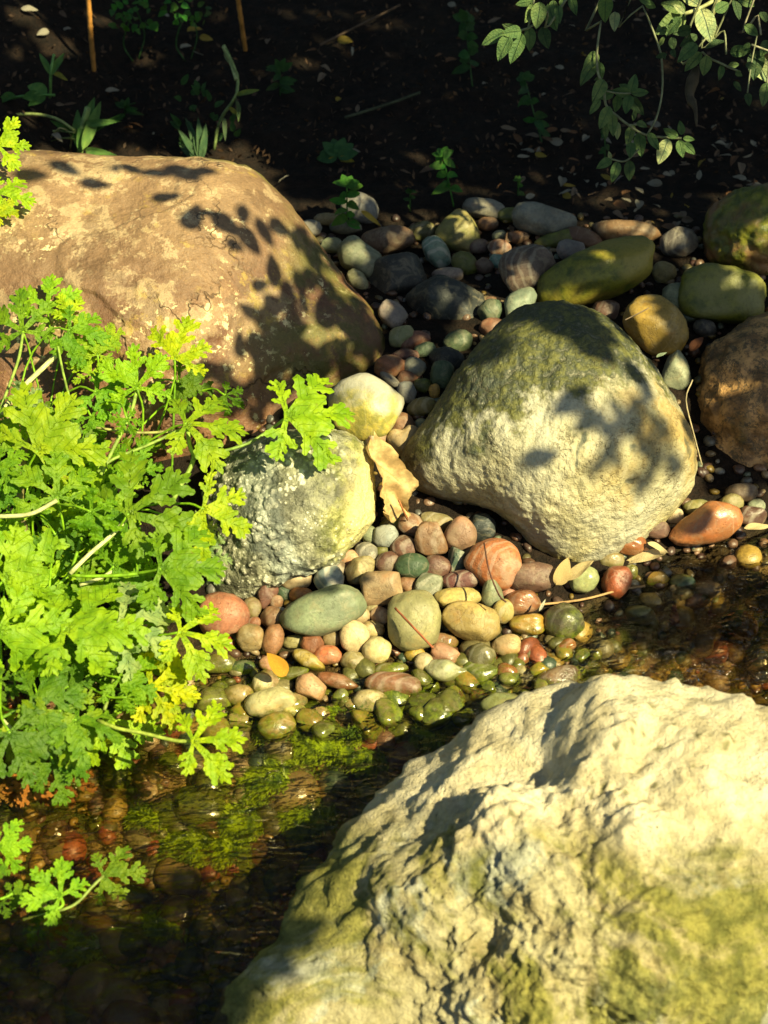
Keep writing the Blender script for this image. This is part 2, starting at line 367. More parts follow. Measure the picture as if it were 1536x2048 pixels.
def mat_ground():
    m = MT('dark_soil'); v = m.pos(); x, y, z = m.sep(v)[0:3]
    n1 = m.noise(v, 9, 5, 0.65); n2 = m.noise(v, 60, 5, 0.7); n3 = m.noise(v, 260, 3, 0.7)
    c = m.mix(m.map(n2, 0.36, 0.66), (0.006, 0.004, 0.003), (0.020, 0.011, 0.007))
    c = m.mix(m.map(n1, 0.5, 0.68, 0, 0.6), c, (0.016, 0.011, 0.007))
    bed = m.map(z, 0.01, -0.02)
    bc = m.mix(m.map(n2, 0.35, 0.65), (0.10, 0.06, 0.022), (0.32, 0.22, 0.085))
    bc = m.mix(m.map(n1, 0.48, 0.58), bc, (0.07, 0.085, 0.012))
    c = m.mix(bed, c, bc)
    nb = m.bump(n2, 0.8, 0.02); nb = m.bump(n3, 0.6, 0.006, nb)
    return m.set(c, 0.85, nb, 0.2)
def mat_water():
    m = MT('stream_water_surface'); t = m.t
    v = m.pos(); mp = m.n('ShaderNodeMapping'); m.l(v, mp.inputs[0])
    mp.inputs['Rotation'].default_value = (0, 0, math.radians(-32)); mp.inputs['Scale'].default_value = (0.42, 1.0, 1.0)
    h = m.math('ADD', m.noise(mp.outputs[0], 42, 3, 0.55, 0.8), m.math('MULTIPLY', m.noise(mp.outputs[0], 130, 2, 0.5, 0.5), 0.35))
    nb = m.bump(h, 0.8, 0.012)
    bnode = nb.node; m.l(m.map(m.vattr('riffle'), 0, 1, 0.011, 0.040, False), bnode.inputs['Distance'])
    fr = m.n('ShaderNodeFresnel'); fr.inputs['IOR'].default_value = 1.33; m.l(nb, fr.inputs['Normal'])
    gl = m.n('ShaderNodeBsdfGlossy'); gl.inputs['Roughness'].default_value = 0.04; m.l(nb, gl.inputs['Normal'])
    tr = m.n('ShaderNodeBsdfTransparent'); tr.inputs[0].default_value = (0.97, 0.95, 0.90, 1)
    rf = m.n('ShaderNodeBsdfRefraction'); rf.inputs['IOR'].default_value = 1.2; rf.inputs['Roughness'].default_value = 0.0
    rf.inputs[0].default_value = (0.97, 0.95, 0.90, 1); m.l(nb, rf.inputs['Normal'])
    mx0 = m.n('ShaderNodeMixShader'); mx0.inputs[0].default_value = 0.25; m.l(tr.outputs[0], mx0.inputs[1]); m.l(rf.outputs[0], mx0.inputs[2])
    mx = m.n('ShaderNodeMixShader'); m.l(fr.outputs[0], mx.inputs[0]); m.l(mx0.outputs[0], mx.inputs[1]); m.l(gl.outputs[0], mx.inputs[2])
    m.l(mx.outputs[0], m.out.inputs['Surface'])
    ab = m.n('ShaderNodeVolumeAbsorption'); ab.inputs['Color'].default_value = (0.72, 0.58, 0.26, 1); ab.inputs['Density'].default_value = 7.5
    m.l(ab.outputs[0], m.out.inputs['Volume'])
    t.nodes.remove(m.b); return m.m
def mat_leaf(name, vein=True, trans=0.38, rough=0.5, tcol=(1.25, 1.15, 0.5)):
    m = MT(name); v, oi = m.objrand(); col = oi.outputs['Color']
    n1 = m.noise(v, 3.0, 4, 0.65)
    c = m.mix(m.map(n1, 0.35, 0.65), m.mix(1.0, col, (0.70, 0.80, 0.75), 'MULTIPLY'), m.mix(1.0, col, (1.28, 1.15, 1.0), 'MULTIPLY'))
    c = m.mix(m.math('MULTIPLY', m.map(m.noise(v, 7, 4, 0.7), 0.66, 0.72), 0.6), c, (0.22, 0.16, 0.04))
    if vein:
        uv = m.n('ShaderNodeUVMap'); uv.uv_map = 'vein'; s_, p_, _z = m.sep(uv.outputs[0])[0:3]
        mid = m.map(p_, 0.016, 0.004)
        ph = m.math('FRACT', m.math('MULTIPLY', m.math('SUBTRACT', s_, m.math('MULTIPLY', p_, 1.1)), 7.5))
        side = m.map(m.math('ABSOLUTE', m.math('SUBTRACT', ph, 0.5)), 0.07, 0.02)
        vm = m.math('MAXIMUM', mid, m.math('MULTIPLY', side, 0.5))
        c = m.mix(m.math('MULTIPLY', vm, 0.8), c, m.mix(1.0, col, (0.55, 0.62, 0.8), 'MULTIPLY'))
        hb = m.math('SUBTRACT', m.math('MULTIPLY', m.noise(v, 14, 3, 0.6), 0.9), m.math('MULTIPLY', vm, 0.9))
    else:
        hb = m.noise(v, 150, 3, 0.6)
    nb = m.bump(hb, 0.7, 0.003)
    m.set(c, rough, nb, 0.35)
    tl = m.n('ShaderNodeBsdfTranslucent'); m.l(m.mix(1.0, c, tcol, 'MULTIPLY'), tl.inputs[0]); m.l(nb, tl.inputs[1])
    mx = m.n('ShaderNodeMixShader'); mx.inputs[0].default_value = trans
    m.l(m.b.outputs[0], mx.inputs[1]); m.l(tl.outputs[0], mx.inputs[2]); m.l(mx.outputs[0], m.out.inputs['Surface'])
    return m.m
def mat_obj(name, rough=0.6, scale=90, bumpd=0.002, trans=0.0):
    m = MT(name); v, oi = m.objrand(); col = oi.outputs['Color']
    n1 = m.noise(v, scale, 4, 0.65)
    c = m.mix(m.map(n1, 0.35, 0.65), m.mix(1.0, col, (0.62, 0.6, 0.55), 'MULTIPLY'), m.mix(1.0, col, (1.2, 1.15, 1.1), 'MULTIPLY'))
    nb = m.bump(n1, 0.5, bumpd); m.set(c, rough, nb, 0.3)
    if trans:
        tl = m.n('ShaderNodeBsdfTranslucent'); m.l(c, tl.inputs[0])
        mx = m.n('ShaderNodeMixShader'); mx.inputs[0].default_value = trans
        m.l(m.b.outputs[0], mx.inputs[1]); m.l(tl.outputs[0], mx.inputs[2]); m.l(mx.outputs[0], m.out.inputs['Surface'])
    return m.m
def mat_moss():
    m = MT('water_moss'); v = m.pos()
    n = m.noise(v, 70, 3, 0.6)
    return m.set(m.mix(m.map(n, 0.35, 0.65), (0.05, 0.095, 0.006), (0.27, 0.37, 0.015)), 0.5)
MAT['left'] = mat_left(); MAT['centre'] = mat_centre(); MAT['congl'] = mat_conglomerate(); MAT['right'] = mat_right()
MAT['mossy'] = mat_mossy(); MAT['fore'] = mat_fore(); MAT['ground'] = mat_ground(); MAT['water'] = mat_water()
MAT['geranium'] = mat_leaf('geranium_leaf', True, 0.5); MAT['sage'] = mat_leaf('felted_leaf', True, 0.25, 0.6, (1.1, 1.1, 0.6))
MAT['crown'] = mat_leaf('crown_leaf', False, 0.2, 0.5); MAT['herb'] = mat_leaf('herb_leaf', False, 0.3, 0.5)
MAT['stem'] = mat_obj('plant_stem', 0.5, 120, 0.001); MAT['bark'] = mat_obj('bark', 0.8, 40, 0.01)
MAT['dry'] = mat_obj('dry_leaf', 0.6, 80, 0.002, 0.25); MAT['cane'] = mat_obj('cane', 0.5, 60, 0.001); MAT['moss'] = mat_moss()

# ------------------------------------------------------------------ the ground
def edge_y(x):
    return -0.235 + 0.175 * sstep(0.12, 0.42, x) + 0.02 * np.sin(x * 14.0) + 0.15 * sstep(0.6, 1.2, x)
def terrain(x, y):
    x = np.asarray(x, float); y = np.asarray(y, float)
    s = y - edge_y(x)
    z = np.where(s < 0, -0.085 * sstep(0, 0.30, -s) - 0.05 * np.clip(-s, 0, .1), 0)
    z = np.where(s >= 0, 0.26 * np.clip(s, 0, 0.34) + 0.05 * np.clip(s - 0.34, 0, 0.6), z)
    z = z + 0.16 * np.clip(y - 0.70, 0, 3.0) + 0.02 * np.clip(y - 3.7, 0, 4)
    z = z - 0.07 * sstep(0.18, 0.40, x) * sstep(0.02, 0.14, -s)
    z = z + sstep(-0.98, -1.4, y) * 0.30
    z = z + sstep(-0.40, -0.62, x) * sstep(-0.75, -0.35, y) * 0.10
    hole = np.exp(-(((x - 0.05) / 0.12) ** 2 + ((y - 0.47) / 0.12) ** 2))
    return z - 0.03 * hole
def terrain_n(x, y):                                # with the small relief of the sheet itself
    P = np.stack([np.ravel(x), np.ravel(y), np.zeros(np.size(x))], 1)
    r = np.where(np.ravel(y) > 0.6, 0.02, 0.006)
    return terrain(np.ravel(x), np.ravel(y)) + r * fbm(P * 9, 4)
def _ss(a, b, x):
    t = (x - a) / (b - a); t = 0.0 if t < 0 else 1.0 if t > 1 else t
    return t * t * (3 - 2 * t)
def terr(x, y):                                     # the same height for one point, quickly
    e = -0.235 + 0.175 * _ss(0.12, 0.42, x) + 0.02 * math.sin(x * 14.0) + 0.15 * _ss(0.6, 1.2, x)
    s = y - e
    if s < 0: z = -0.085 * _ss(0, 0.30, -s) - 0.05 * min(-s, .1)
    else: z = 0.26 * min(s, 0.34) + 0.05 * min(max(s - 0.34, 0), 0.6)
    z += 0.16 * min(max(y - 0.70, 0), 3.0) + 0.02 * min(max(y - 3.7, 0), 4)
    z -= 0.07 * _ss(0.18, 0.40, x) * _ss(0.02, 0.14, -s)
    z += _ss(-0.98, -1.4, y) * 0.30 + _ss(-0.40, -0.62, x) * _ss(-0.75, -0.35, y) * 0.10
    return z - 0.03 * math.exp(-(((x - 0.05) / 0.12) ** 2 + ((y - 0.47) / 0.12) ** 2))
def on_ground(px, py, lift=0.0):
    d = ray(px, py); dx, dy, dz = float(d[0]), float(d[1]), float(d[2]); cx, cy, cz = map(float, CAM)
    lo, hi = 0.8, 4.5; t = 0.9
    for i in range(90):                           # first crossing of the raised ground along the ray
        t += 0.04
        if cz + t * dz < terr(cx + t * dx, cy + t * dy) + lift: hi = t; lo = t - 0.04; break
    for i in range(14):
        t = (lo + hi) / 2
        if cz + t * dz < terr(cx + t * dx, cy + t * dy) + lift: hi = t
        else: lo = t
    return CAM + hi * d, hi
def grid_mesh(name, xs, ys, zf):
    X, Y = np.meshgrid(xs, ys); Z = zf(X, Y).reshape(X.shape)
    V = np.stack([X.ravel(), Y.ravel(), Z.ravel()], 1); nx = len(xs); ny = len(ys)
    i = np.arange(nx - 1)[None, :] + nx * np.arange(ny - 1)[:, None]; i = i.ravel()
    return V, np.stack([i, i + 1, i + 1 + nx, i + nx], 1)
def dense(a, b, lo, hi, n_in, n_out):
    return np.concatenate([lo + (a - lo) * (np.linspace(1, 0, n_out, endpoint=False) ** 2.5 * -1 + 1), np.linspace(a, b, n_in), b + (hi - b) * np.linspace(0, 1, n_out + 1)[1:] ** 2.5])
xs = dense(-1.1, 1.3, -150, 150, 270, 14); ys = dense(-1.5, 2.3, -150, 300, 400, 14)
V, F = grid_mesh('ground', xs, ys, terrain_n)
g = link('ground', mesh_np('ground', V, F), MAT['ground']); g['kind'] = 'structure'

# water: a closed body of water, its top rippled
def waves(X, Y):
    P = np.stack([X.ravel(), Y.ravel(), np.zeros(X.size)], 1); a = math.radians(32)
    u = P[:, 0] * math.cos(a) + P[:, 1] * math.sin(a); v = -P[:, 0] * math.sin(a) + P[:, 1] * math.cos(a)
    q = np.stack([u * 13, v * 30, 0 * u], 1); q2 = np.stack([u * 34, v * 62, 0 * u + 5], 1)
    amp = 0.0024 + 0.0075 * np.exp(-(((P[:, 0] - 0.24) / 0.2) ** 2 + ((P[:, 1] + 0.30) / 0.09) ** 2)) + 0.0065 * sstep(0.2, 0.45, P[:, 0])
    return amp * (fbm(q, 3) + 0.6 * fbm(q2, 2)) + 0.012 * np.clip(P[:, 0] - 0.1, 0, 1.5)
wx = np.linspace(-1.3, 1.6, 440); wy = np.linspace(-1.3, 0.32, 300)
V, F = grid_mesh('water', wx, wy, waves)
nx, ny = len(wx), len(wy)
rim = list(range(nx)) + [nx * (j + 1) - 1 for j in range(1, ny)] + [nx * (ny - 1) + i for i in range(nx - 2, -1, -1)] + [nx * j for j in range(ny - 2, 0, -1)]
nv = len(V); low = V[rim].copy(); low[:, 2] = -0.35
me = bpy.data.meshes.new('stream_water')
cen = nv + len(rim)
VV = np.vstack([V, low, [[0.15, -0.5, -0.35]]]); n_r = len(rim)
quads = [tuple(f) for f in F.tolist()] + [(rim[k], nv + k, nv + (k + 1) % n_r, rim[(k + 1) % n_r]) for k in range(n_r)] + [(cen, nv + (k + 1) % n_r, nv + k) for k in range(n_r)]
me.from_pydata(VV.tolist(), [], quads); me.update()
me.polygons.foreach_set('use_smooth', np.array([i < len(F) for i in range(len(me.polygons))]))
_n = fbm(VV * np.array([9.0, 16.0, 0]) + 2, 2)
rif = np.exp(-(((VV[:, 0] - 0.21) / 0.10) ** 2 + ((VV[:, 1] + 0.30) / 0.06) ** 2)) + np.exp(-(((VV[:, 0] - 0.42) / 0.14) ** 2 + ((VV[:, 1] + 0.24) / 0.07) ** 2)) + .5 * np.exp(-(((VV[:, 0] + 0.10) / 0.20) ** 2 + ((VV[:, 1] + 0.55) / 0.12) ** 2))
set_attr(me, 'riffle', np.clip(rif, 0, 1) * sstep(-.15, .3, _n))
wat = link('stream_water', me, MAT['water']); wat['kind'] = 'structure'

# ------------------------------------------------------------------ boulders: a radial surface through measured points
def boulder(name, cpx, cpy, D, sil, rf, rb, mat, sub=6, disp=None, extra=(), sigma=0.42, focus=0.0, shrink=1.0):
    Cn = at(cpx, cpy, D); k = D / FPX
    dirs = []; rads = []
    for (px, py) in sil:
        o = (px - cpx) * k * RV - (py - cpy) * k * UV
        r = np.linalg.norm(o); dirs.append(o / r); rads.append(r * shrink)
    for (px, py, dd) in extra:                      # surface points given by pixel and depth in front of the centre
        o = at(px, py, D - dd) - Cn; r = np.linalg.norm(o); dirs.append(o / r); rads.append(r)
    dirs += [-FV, FV]; rads += [rf, rb]
    dirs = np.array(dirs); rads = np.array(rads); mean = float(np.mean(rads))
    def prior(d):
        m = np.mean(rads[:len(sil)]); f = d @ FV
        rfb = np.where(f < 0, rf, rb)
        return 1 / np.sqrt((1 - f * f) / m ** 2 + f * f / rfb ** 2)
    def kern(a, b): return np.exp(-(2 - 2 * np.clip(a @ b.T, -1, 1)) / (2 * sigma ** 2))
    K = kern(dirs, dirs) + 0.004 * np.eye(len(dirs))
    wgt = np.linalg.solve(K, rads - prior(dirs))
    Vd, F = ico(sub); Vd = Vd.copy()
    if focus:
        Vd = Vd - focus * FV; Vd /= np.linalg.norm(Vd, axis=1)[:, None]
    R = prior(Vd)
    for s in range(0, len(Vd), 40000): R[s:s + 40000] += kern(Vd[s:s + 40000], dirs) @ wgt
    V = Vd * np.maximum(R, 0.2 * mean)[:, None]
    attr = {}
    if disp: V, attr = disp(V, Vd, R)
    me = mesh_np(name, V, F)
    for a, vals in attr.items(): set_attr(me, a, vals)
    return link(name, me, mat, None, Cn)

def d_left(V, Vd, R):
    d = 0.013 * fbm(V * 6, 3) + 0.0025 * fbm(V * 45, 3)
    st = fbm(V * np.array([4.0, 4.0, 7.0]) + 3, 3)            # flaked steps
    d += 0.004 * sstep(0.02, 0.10, st) + 0.003 * sstep(-0.20, -0.14, st)
    return V + Vd * d[:, None], {}
def d_centre(V, Vd, R):
    d = 0.010 * fbm(V * 7, 3) + 0.0035 * fbm(V * 26, 4, 0.55, ridged=True) + 0.0022 * fbm(V * 90, 3)
    return V + Vd * d[:, None], {}
def d_right(V, Vd, R):
    d = 0.016 * fbm(V * 9, 4) + 0.008 * fbm(V * 34, 4)
    return V + Vd * d[:, None], {}
def d_congl(V, Vd, R):
    d = 0.012 * fbm(V * 12, 4) + 0.0035 * fbm(V * 60, 3)
    pd = rng.normal(size=(1900, 3)); pd /= np.linalg.norm(pd, axis=1)[:, None]
    pd = pd[(pd @ FV) < 0.25]
    rad = 0.018 + 0.050 * rng.random(len(pd)) ** 3; hh = np.zeros(len(V)); 
    for s in range(0, len(V), 20000):
        dd = np.arccos(np.clip(Vd[s:s + 20000] @ pd.T, -1, 1)) / rad
        hh[s:s + 20000] = np.max(np.sqrt(np.clip(1 - dd ** 2, 0, 1)) * (0.5 + rad / 0.085 * 0.8), axis=1)
    keep = sstep(-0.16, 0.06, fbm(V * 16 + 9, 3) - 0.9 * (V[:, 0] - 0.0) * 3)
    hh *= keep
    return V + Vd * (d + 0.0026 * hh)[:, None], {'nodule': hh}
def d_fore(V, Vd, R):
    W = V + 0.03 * np.stack([fbm(V * 6, 3), fbm(V * 6 + 40, 3), fbm(V * 6 + 80, 3)], 1)
    ax = np.array([0.80, 0.50, 0.33]); ax /= np.linalg.norm(ax)
    a = W @ ax; perp = W - a[:, None] * ax
    d = 0.022 * fbm(W * 3.2, 3) + 0.018 * fbm(W * 8 + 5, 4, 0.55, ridged=True)
    def ledge(x, k_, w_):
        q = x * k_; f = np.floor(q); return (f + sstep(.5 - w_, .5 + w_, q - f)) / k_
    d += 0.022 * ledge(fbm(W * np.array([5.0, 7.0, 9.0]) + 31, 3, 0.5), 7, .14) + 0.012 * ledge(fbm(W * 15 + 7, 3, 0.5), 6, .16)
    st = perp * 22 + ax * (a * 9)[:, None]
    d += 0.010 * fbm(st, 4, 0.6) + 0.006 * fbm(W * 20 + 3, 4, 0.6, ridged=True) + 0.004 * fbm(W * 55, 4, 0.6, ridged=True) + 0.0025 * fbm(W * 150, 3, 0.6)
    d -= d.mean()
    pd = rng.normal(size=(2600, 3)); pd /= np.linalg.norm(pd, axis=1)[:, None]
    pd = pd[(pd @ FV) < 0.0]; pn = fbm(pd * 3.0 + 11, 2); pd = pd[pn > 0.02]
    rad = 0.006 + 0.016 * rng.random(len(pd)) ** 2; hh = np.zeros(len(V))
    front = np.where((Vd @ FV) < 0.1)[0]
    for s in range(0, len(front), 8000):
        ii = front[s:s + 8000]
        dd = np.arccos(np.clip(Vd[ii] @ pd.T, -1, 1)) / rad
        hh[ii] = np.max(np.sqrt(np.clip(1 - dd ** 2, 0, 1)), axis=1)
    cav = sstep(0.0, 0.35, -fbm(W * 8 + 5, 4, 0.55, ridged=True)) * 0.6
    return V + Vd * (d - 0.006 * hh * sstep(-.05, .15, fbm(V * 5 + 60, 2)))[:, None], {'cavity': np.maximum(hh, cav * 0.0)}

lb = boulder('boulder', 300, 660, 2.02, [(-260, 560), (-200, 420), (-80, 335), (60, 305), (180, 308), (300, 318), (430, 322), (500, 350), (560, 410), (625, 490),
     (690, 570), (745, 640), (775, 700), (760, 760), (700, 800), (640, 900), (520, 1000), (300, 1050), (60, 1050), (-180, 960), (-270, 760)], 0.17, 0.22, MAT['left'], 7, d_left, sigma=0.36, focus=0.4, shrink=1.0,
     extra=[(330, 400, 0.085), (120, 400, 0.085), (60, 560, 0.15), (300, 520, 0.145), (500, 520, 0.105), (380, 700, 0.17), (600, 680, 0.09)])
tag(lb, 'large smooth tan sandstone boulder with a brown base, behind the bright green geranium', 'boulder')
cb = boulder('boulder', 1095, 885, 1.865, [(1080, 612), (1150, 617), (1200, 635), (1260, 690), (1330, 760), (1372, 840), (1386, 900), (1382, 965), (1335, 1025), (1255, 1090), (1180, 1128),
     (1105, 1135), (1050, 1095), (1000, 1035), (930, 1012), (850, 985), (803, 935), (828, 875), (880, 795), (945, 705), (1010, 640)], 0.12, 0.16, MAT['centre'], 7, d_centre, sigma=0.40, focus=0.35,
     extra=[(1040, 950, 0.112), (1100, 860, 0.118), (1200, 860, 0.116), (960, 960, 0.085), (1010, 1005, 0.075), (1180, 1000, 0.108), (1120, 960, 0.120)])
tag(cb, 'cream grey boulder with green algae and painted shade on its crown, among the pebbles', 'boulder')
gb = boulder('boulder', 588, 1030, 1.80, [(600, 866), (690, 868), (738, 905), (756, 970), (748, 1040), (705, 1085), (640, 1105), (585, 1130), (545, 1180), (480, 1205), (430, 1190), (412, 1110),
     (408, 1010), (440, 930), (510, 882)], 0.085, 0.09, MAT['congl'], 7, d_congl, sigma=0.34, focus=0.3)
tag(gb, 'small knobbly grey conglomerate boulder studded with white grains, beside the curled dry leaf', 'boulder')
rb = boulder('boulder', 1525, 830, 2.02, [(1378, 860), (1384, 770), (1420, 695), (1480, 655), (1570, 635), (1660, 690), (1700, 830), (1650, 960), (1540, 1015), (1440, 1002), (1392, 950)],
     0.11, 0.12, MAT['right'], 6, d_right, sigma=0.4)
tag(rb, 'rough orange brown granite boulder with dark cracks, standing beside the stream', 'boulder')
p_, t_ = on_ground(1500, 500, 0.03)
ub = boulder('boulder', 1520, 465, t_ + 0.03, [(1406, 452), (1420, 410), (1460, 390), (1536, 376), (1630, 400), (1650, 480), (1570, 545), (1480, 548), (1428, 537), (1408, 495)],
     0.08, 0.09, MAT['mossy'], 6, d_right, sigma=0.4)
ub.color = (0.20, 0.10, 0.045, 1)
tag(ub, 'rounded moss stained brown boulder at the foot of the dark soil bank', 'boulder')
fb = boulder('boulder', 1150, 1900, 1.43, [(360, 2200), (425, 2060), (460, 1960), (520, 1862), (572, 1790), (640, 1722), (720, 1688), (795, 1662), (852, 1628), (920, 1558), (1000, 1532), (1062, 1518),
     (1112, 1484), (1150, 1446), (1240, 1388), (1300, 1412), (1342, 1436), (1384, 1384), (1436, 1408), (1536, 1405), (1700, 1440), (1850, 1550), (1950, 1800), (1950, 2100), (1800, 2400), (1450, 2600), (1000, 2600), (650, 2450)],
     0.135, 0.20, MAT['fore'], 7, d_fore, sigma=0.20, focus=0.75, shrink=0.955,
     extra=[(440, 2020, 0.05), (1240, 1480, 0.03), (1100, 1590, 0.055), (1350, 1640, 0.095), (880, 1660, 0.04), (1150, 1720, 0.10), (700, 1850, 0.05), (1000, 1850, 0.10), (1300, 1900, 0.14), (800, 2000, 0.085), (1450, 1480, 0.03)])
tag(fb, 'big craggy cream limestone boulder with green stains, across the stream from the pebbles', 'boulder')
# ------------------------------------------------------------------ pebbles: one row each
PC = dict(rose=(.29, .14, .09), maroon=(.115, .055, .042), plum=(.14, .085, .068), yellow=(.42, .31, .11), greengrey=(.19, .22, .145), olive=(.23, .19, .085), orange=(.34, .13, .055),
          cream=(.48, .41, .24), bluegrey=(.27, .31, .30), salmon=(.35, .20, .125), brown=(.19, .10, .06), tan=(.41, .29, .16), dkgreen=(.055, .085, .05), slate=(.030, .035, .034),
          pink=(.40, .26, .18), grey=(.22, .21, .19), rust=(.28, .08, .035), ochre=(.34, .22, .05), pale=(.50, .46, .36), moss=(.12, .115, .03), redbrown=(.21, .095, .052), teal=(.15, .24, .20), white=(.46, .43, .34))
def pebble_mesh(a, b, c, shape, seed, sub=4):
    r = np.random.default_rng(seed); V, F = ico(sub); V = V.copy(); off = r.random(3) * 50
    p = {'round': 2.1, 'oval': 2.25, 'block': 3.6, 'angular': 2.6, 'heart': 2.0, 'tri': 2.2, 'bone': 2.2, 'bottle': 2.1, 'flat': 2.6, 'egg': 2.3}[shape]
    V /= (np.sum(np.abs(V) ** p, axis=1) ** (1 / p))[:, None]
    d = 1 + 0.16 * fbm(V * 0.9 + off, 2) + 0.06 * fbm(V * 2.6 + off, 3)
    V = V * d[:, None]
    if shape in ('angular', 'block'):
        for k in range(9 if shape == 'angular' else 5):
            n = r.normal(size=3); n /= np.linalg.norm(n); h = 0.70 + 0.2 * r.random()
            e = V @ n - h; V = V - np.where(e > 0, e * 0.86, 0)[:, None] * n
        V *= 1 + 0.035 * fbm(V * 4 + off, 3)[:, None]
    else:
        for k in range(4):                          # worn flats
            n = r.normal(size=3); n /= np.linalg.norm(n); h = 0.78 + 0.16 * r.random()
            e = V @ n - h; V = V - np.where(e > 0, e * 0.7, 0)[:, None] * n
    if shape == 'tri': V[:, 0] *= 1 - 0.38 * V[:, 1]
    if shape == 'heart':
        V[:, 0] *= 1 + 0.42 * np.clip(V[:, 1], -1, .6); V[:, 1] -= 0.28 * np.exp(-(V[:, 0] / 0.35) ** 2) * (V[:, 1] > 0) * V[:, 1]
    if shape == 'egg': V[:, 1:] *= (1 + 0.30 * V[:, 0])[:, None]
    if shape == 'bone': V[:, 1:] *= (0.76 + 0.26 * V[:, 0] ** 2)[:, None]
    if shape == 'bottle': V[:, 1:] *= (1 - 0.42 * sstep(-0.1, 0.6, V[:, 0]))[:, None]
    lo, hi = V.min(0), V.max(0); V = (V - (lo + hi) / 2) / ((hi - lo) / 2)       # fill the measured size exactly
    return mesh_np('pebble', V * np.array([a, b, c]), F)
def rotz_view(ang):
    a = math.radians(ang); X = RV * math.cos(a) + UV * math.sin(a); Y = -RV * math.sin(a) + UV * math.cos(a)
    return Matrix((X, Y, -FV)).transposed()
GP = 'pebbles and stones heaped along the stream'
pseed = [100]
def pebble(px, py, wpx, hpx, ang, col, label, shape='oval', lift=0.3, name='pebble', cat='pebble', moss=1.0, mosstop=0.0, wet=0.0, band=0.0, depth=0.78, mat='pebble', group=GP):
    pseed[0] += 1
    k0 = 1.85 / FPX; hm = min(wpx, hpx) * k0
    P, t = on_ground(px, py, lift * hm); k = t / FPX
    a, b = wpx * k / 2, hpx * k / 2; c = depth * (0.35 * max(a, b) + 0.65 * min(a, b))
    me = pebble_mesh(a, b, c, shape, pseed[0], 4 if wpx > 45 else 3)
    o = link(name, me, MAT[mat], None, P, rotz_view(ang))
    cc = np.array(PC[col] if isinstance(col, str) else col) * (1 + 0.12 * rng.normal(size=3) * 0.5)
    o.color = (*np.clip(cc, 0.01, 0.8), 1); o['moss'] = float(moss); o['mosstop'] = float(mosstop); o['wet'] = float(wet); o['band'] = float(band) if band else (0.0 if rng.random() < .55 or col in ('slate', 'grey', 'plum', 'dkgreen') else float(rng.uniform(.1, .32)))
    return tag(o, label, cat, group)
A = lambda x, y, w_, h_: (380 + x / 2.048, 820 + y / 2.048, w_ / 2.048, h_ / 2.048)
B = lambda x, y, w_, h_: (900 + x * .414, 900 + y * .414, w_ * .414, h_ * .414)
Cc = lambda x, y, w_, h_: (600 + x * .609, 380 + y * .609, w_ * .609, h_ * .609)
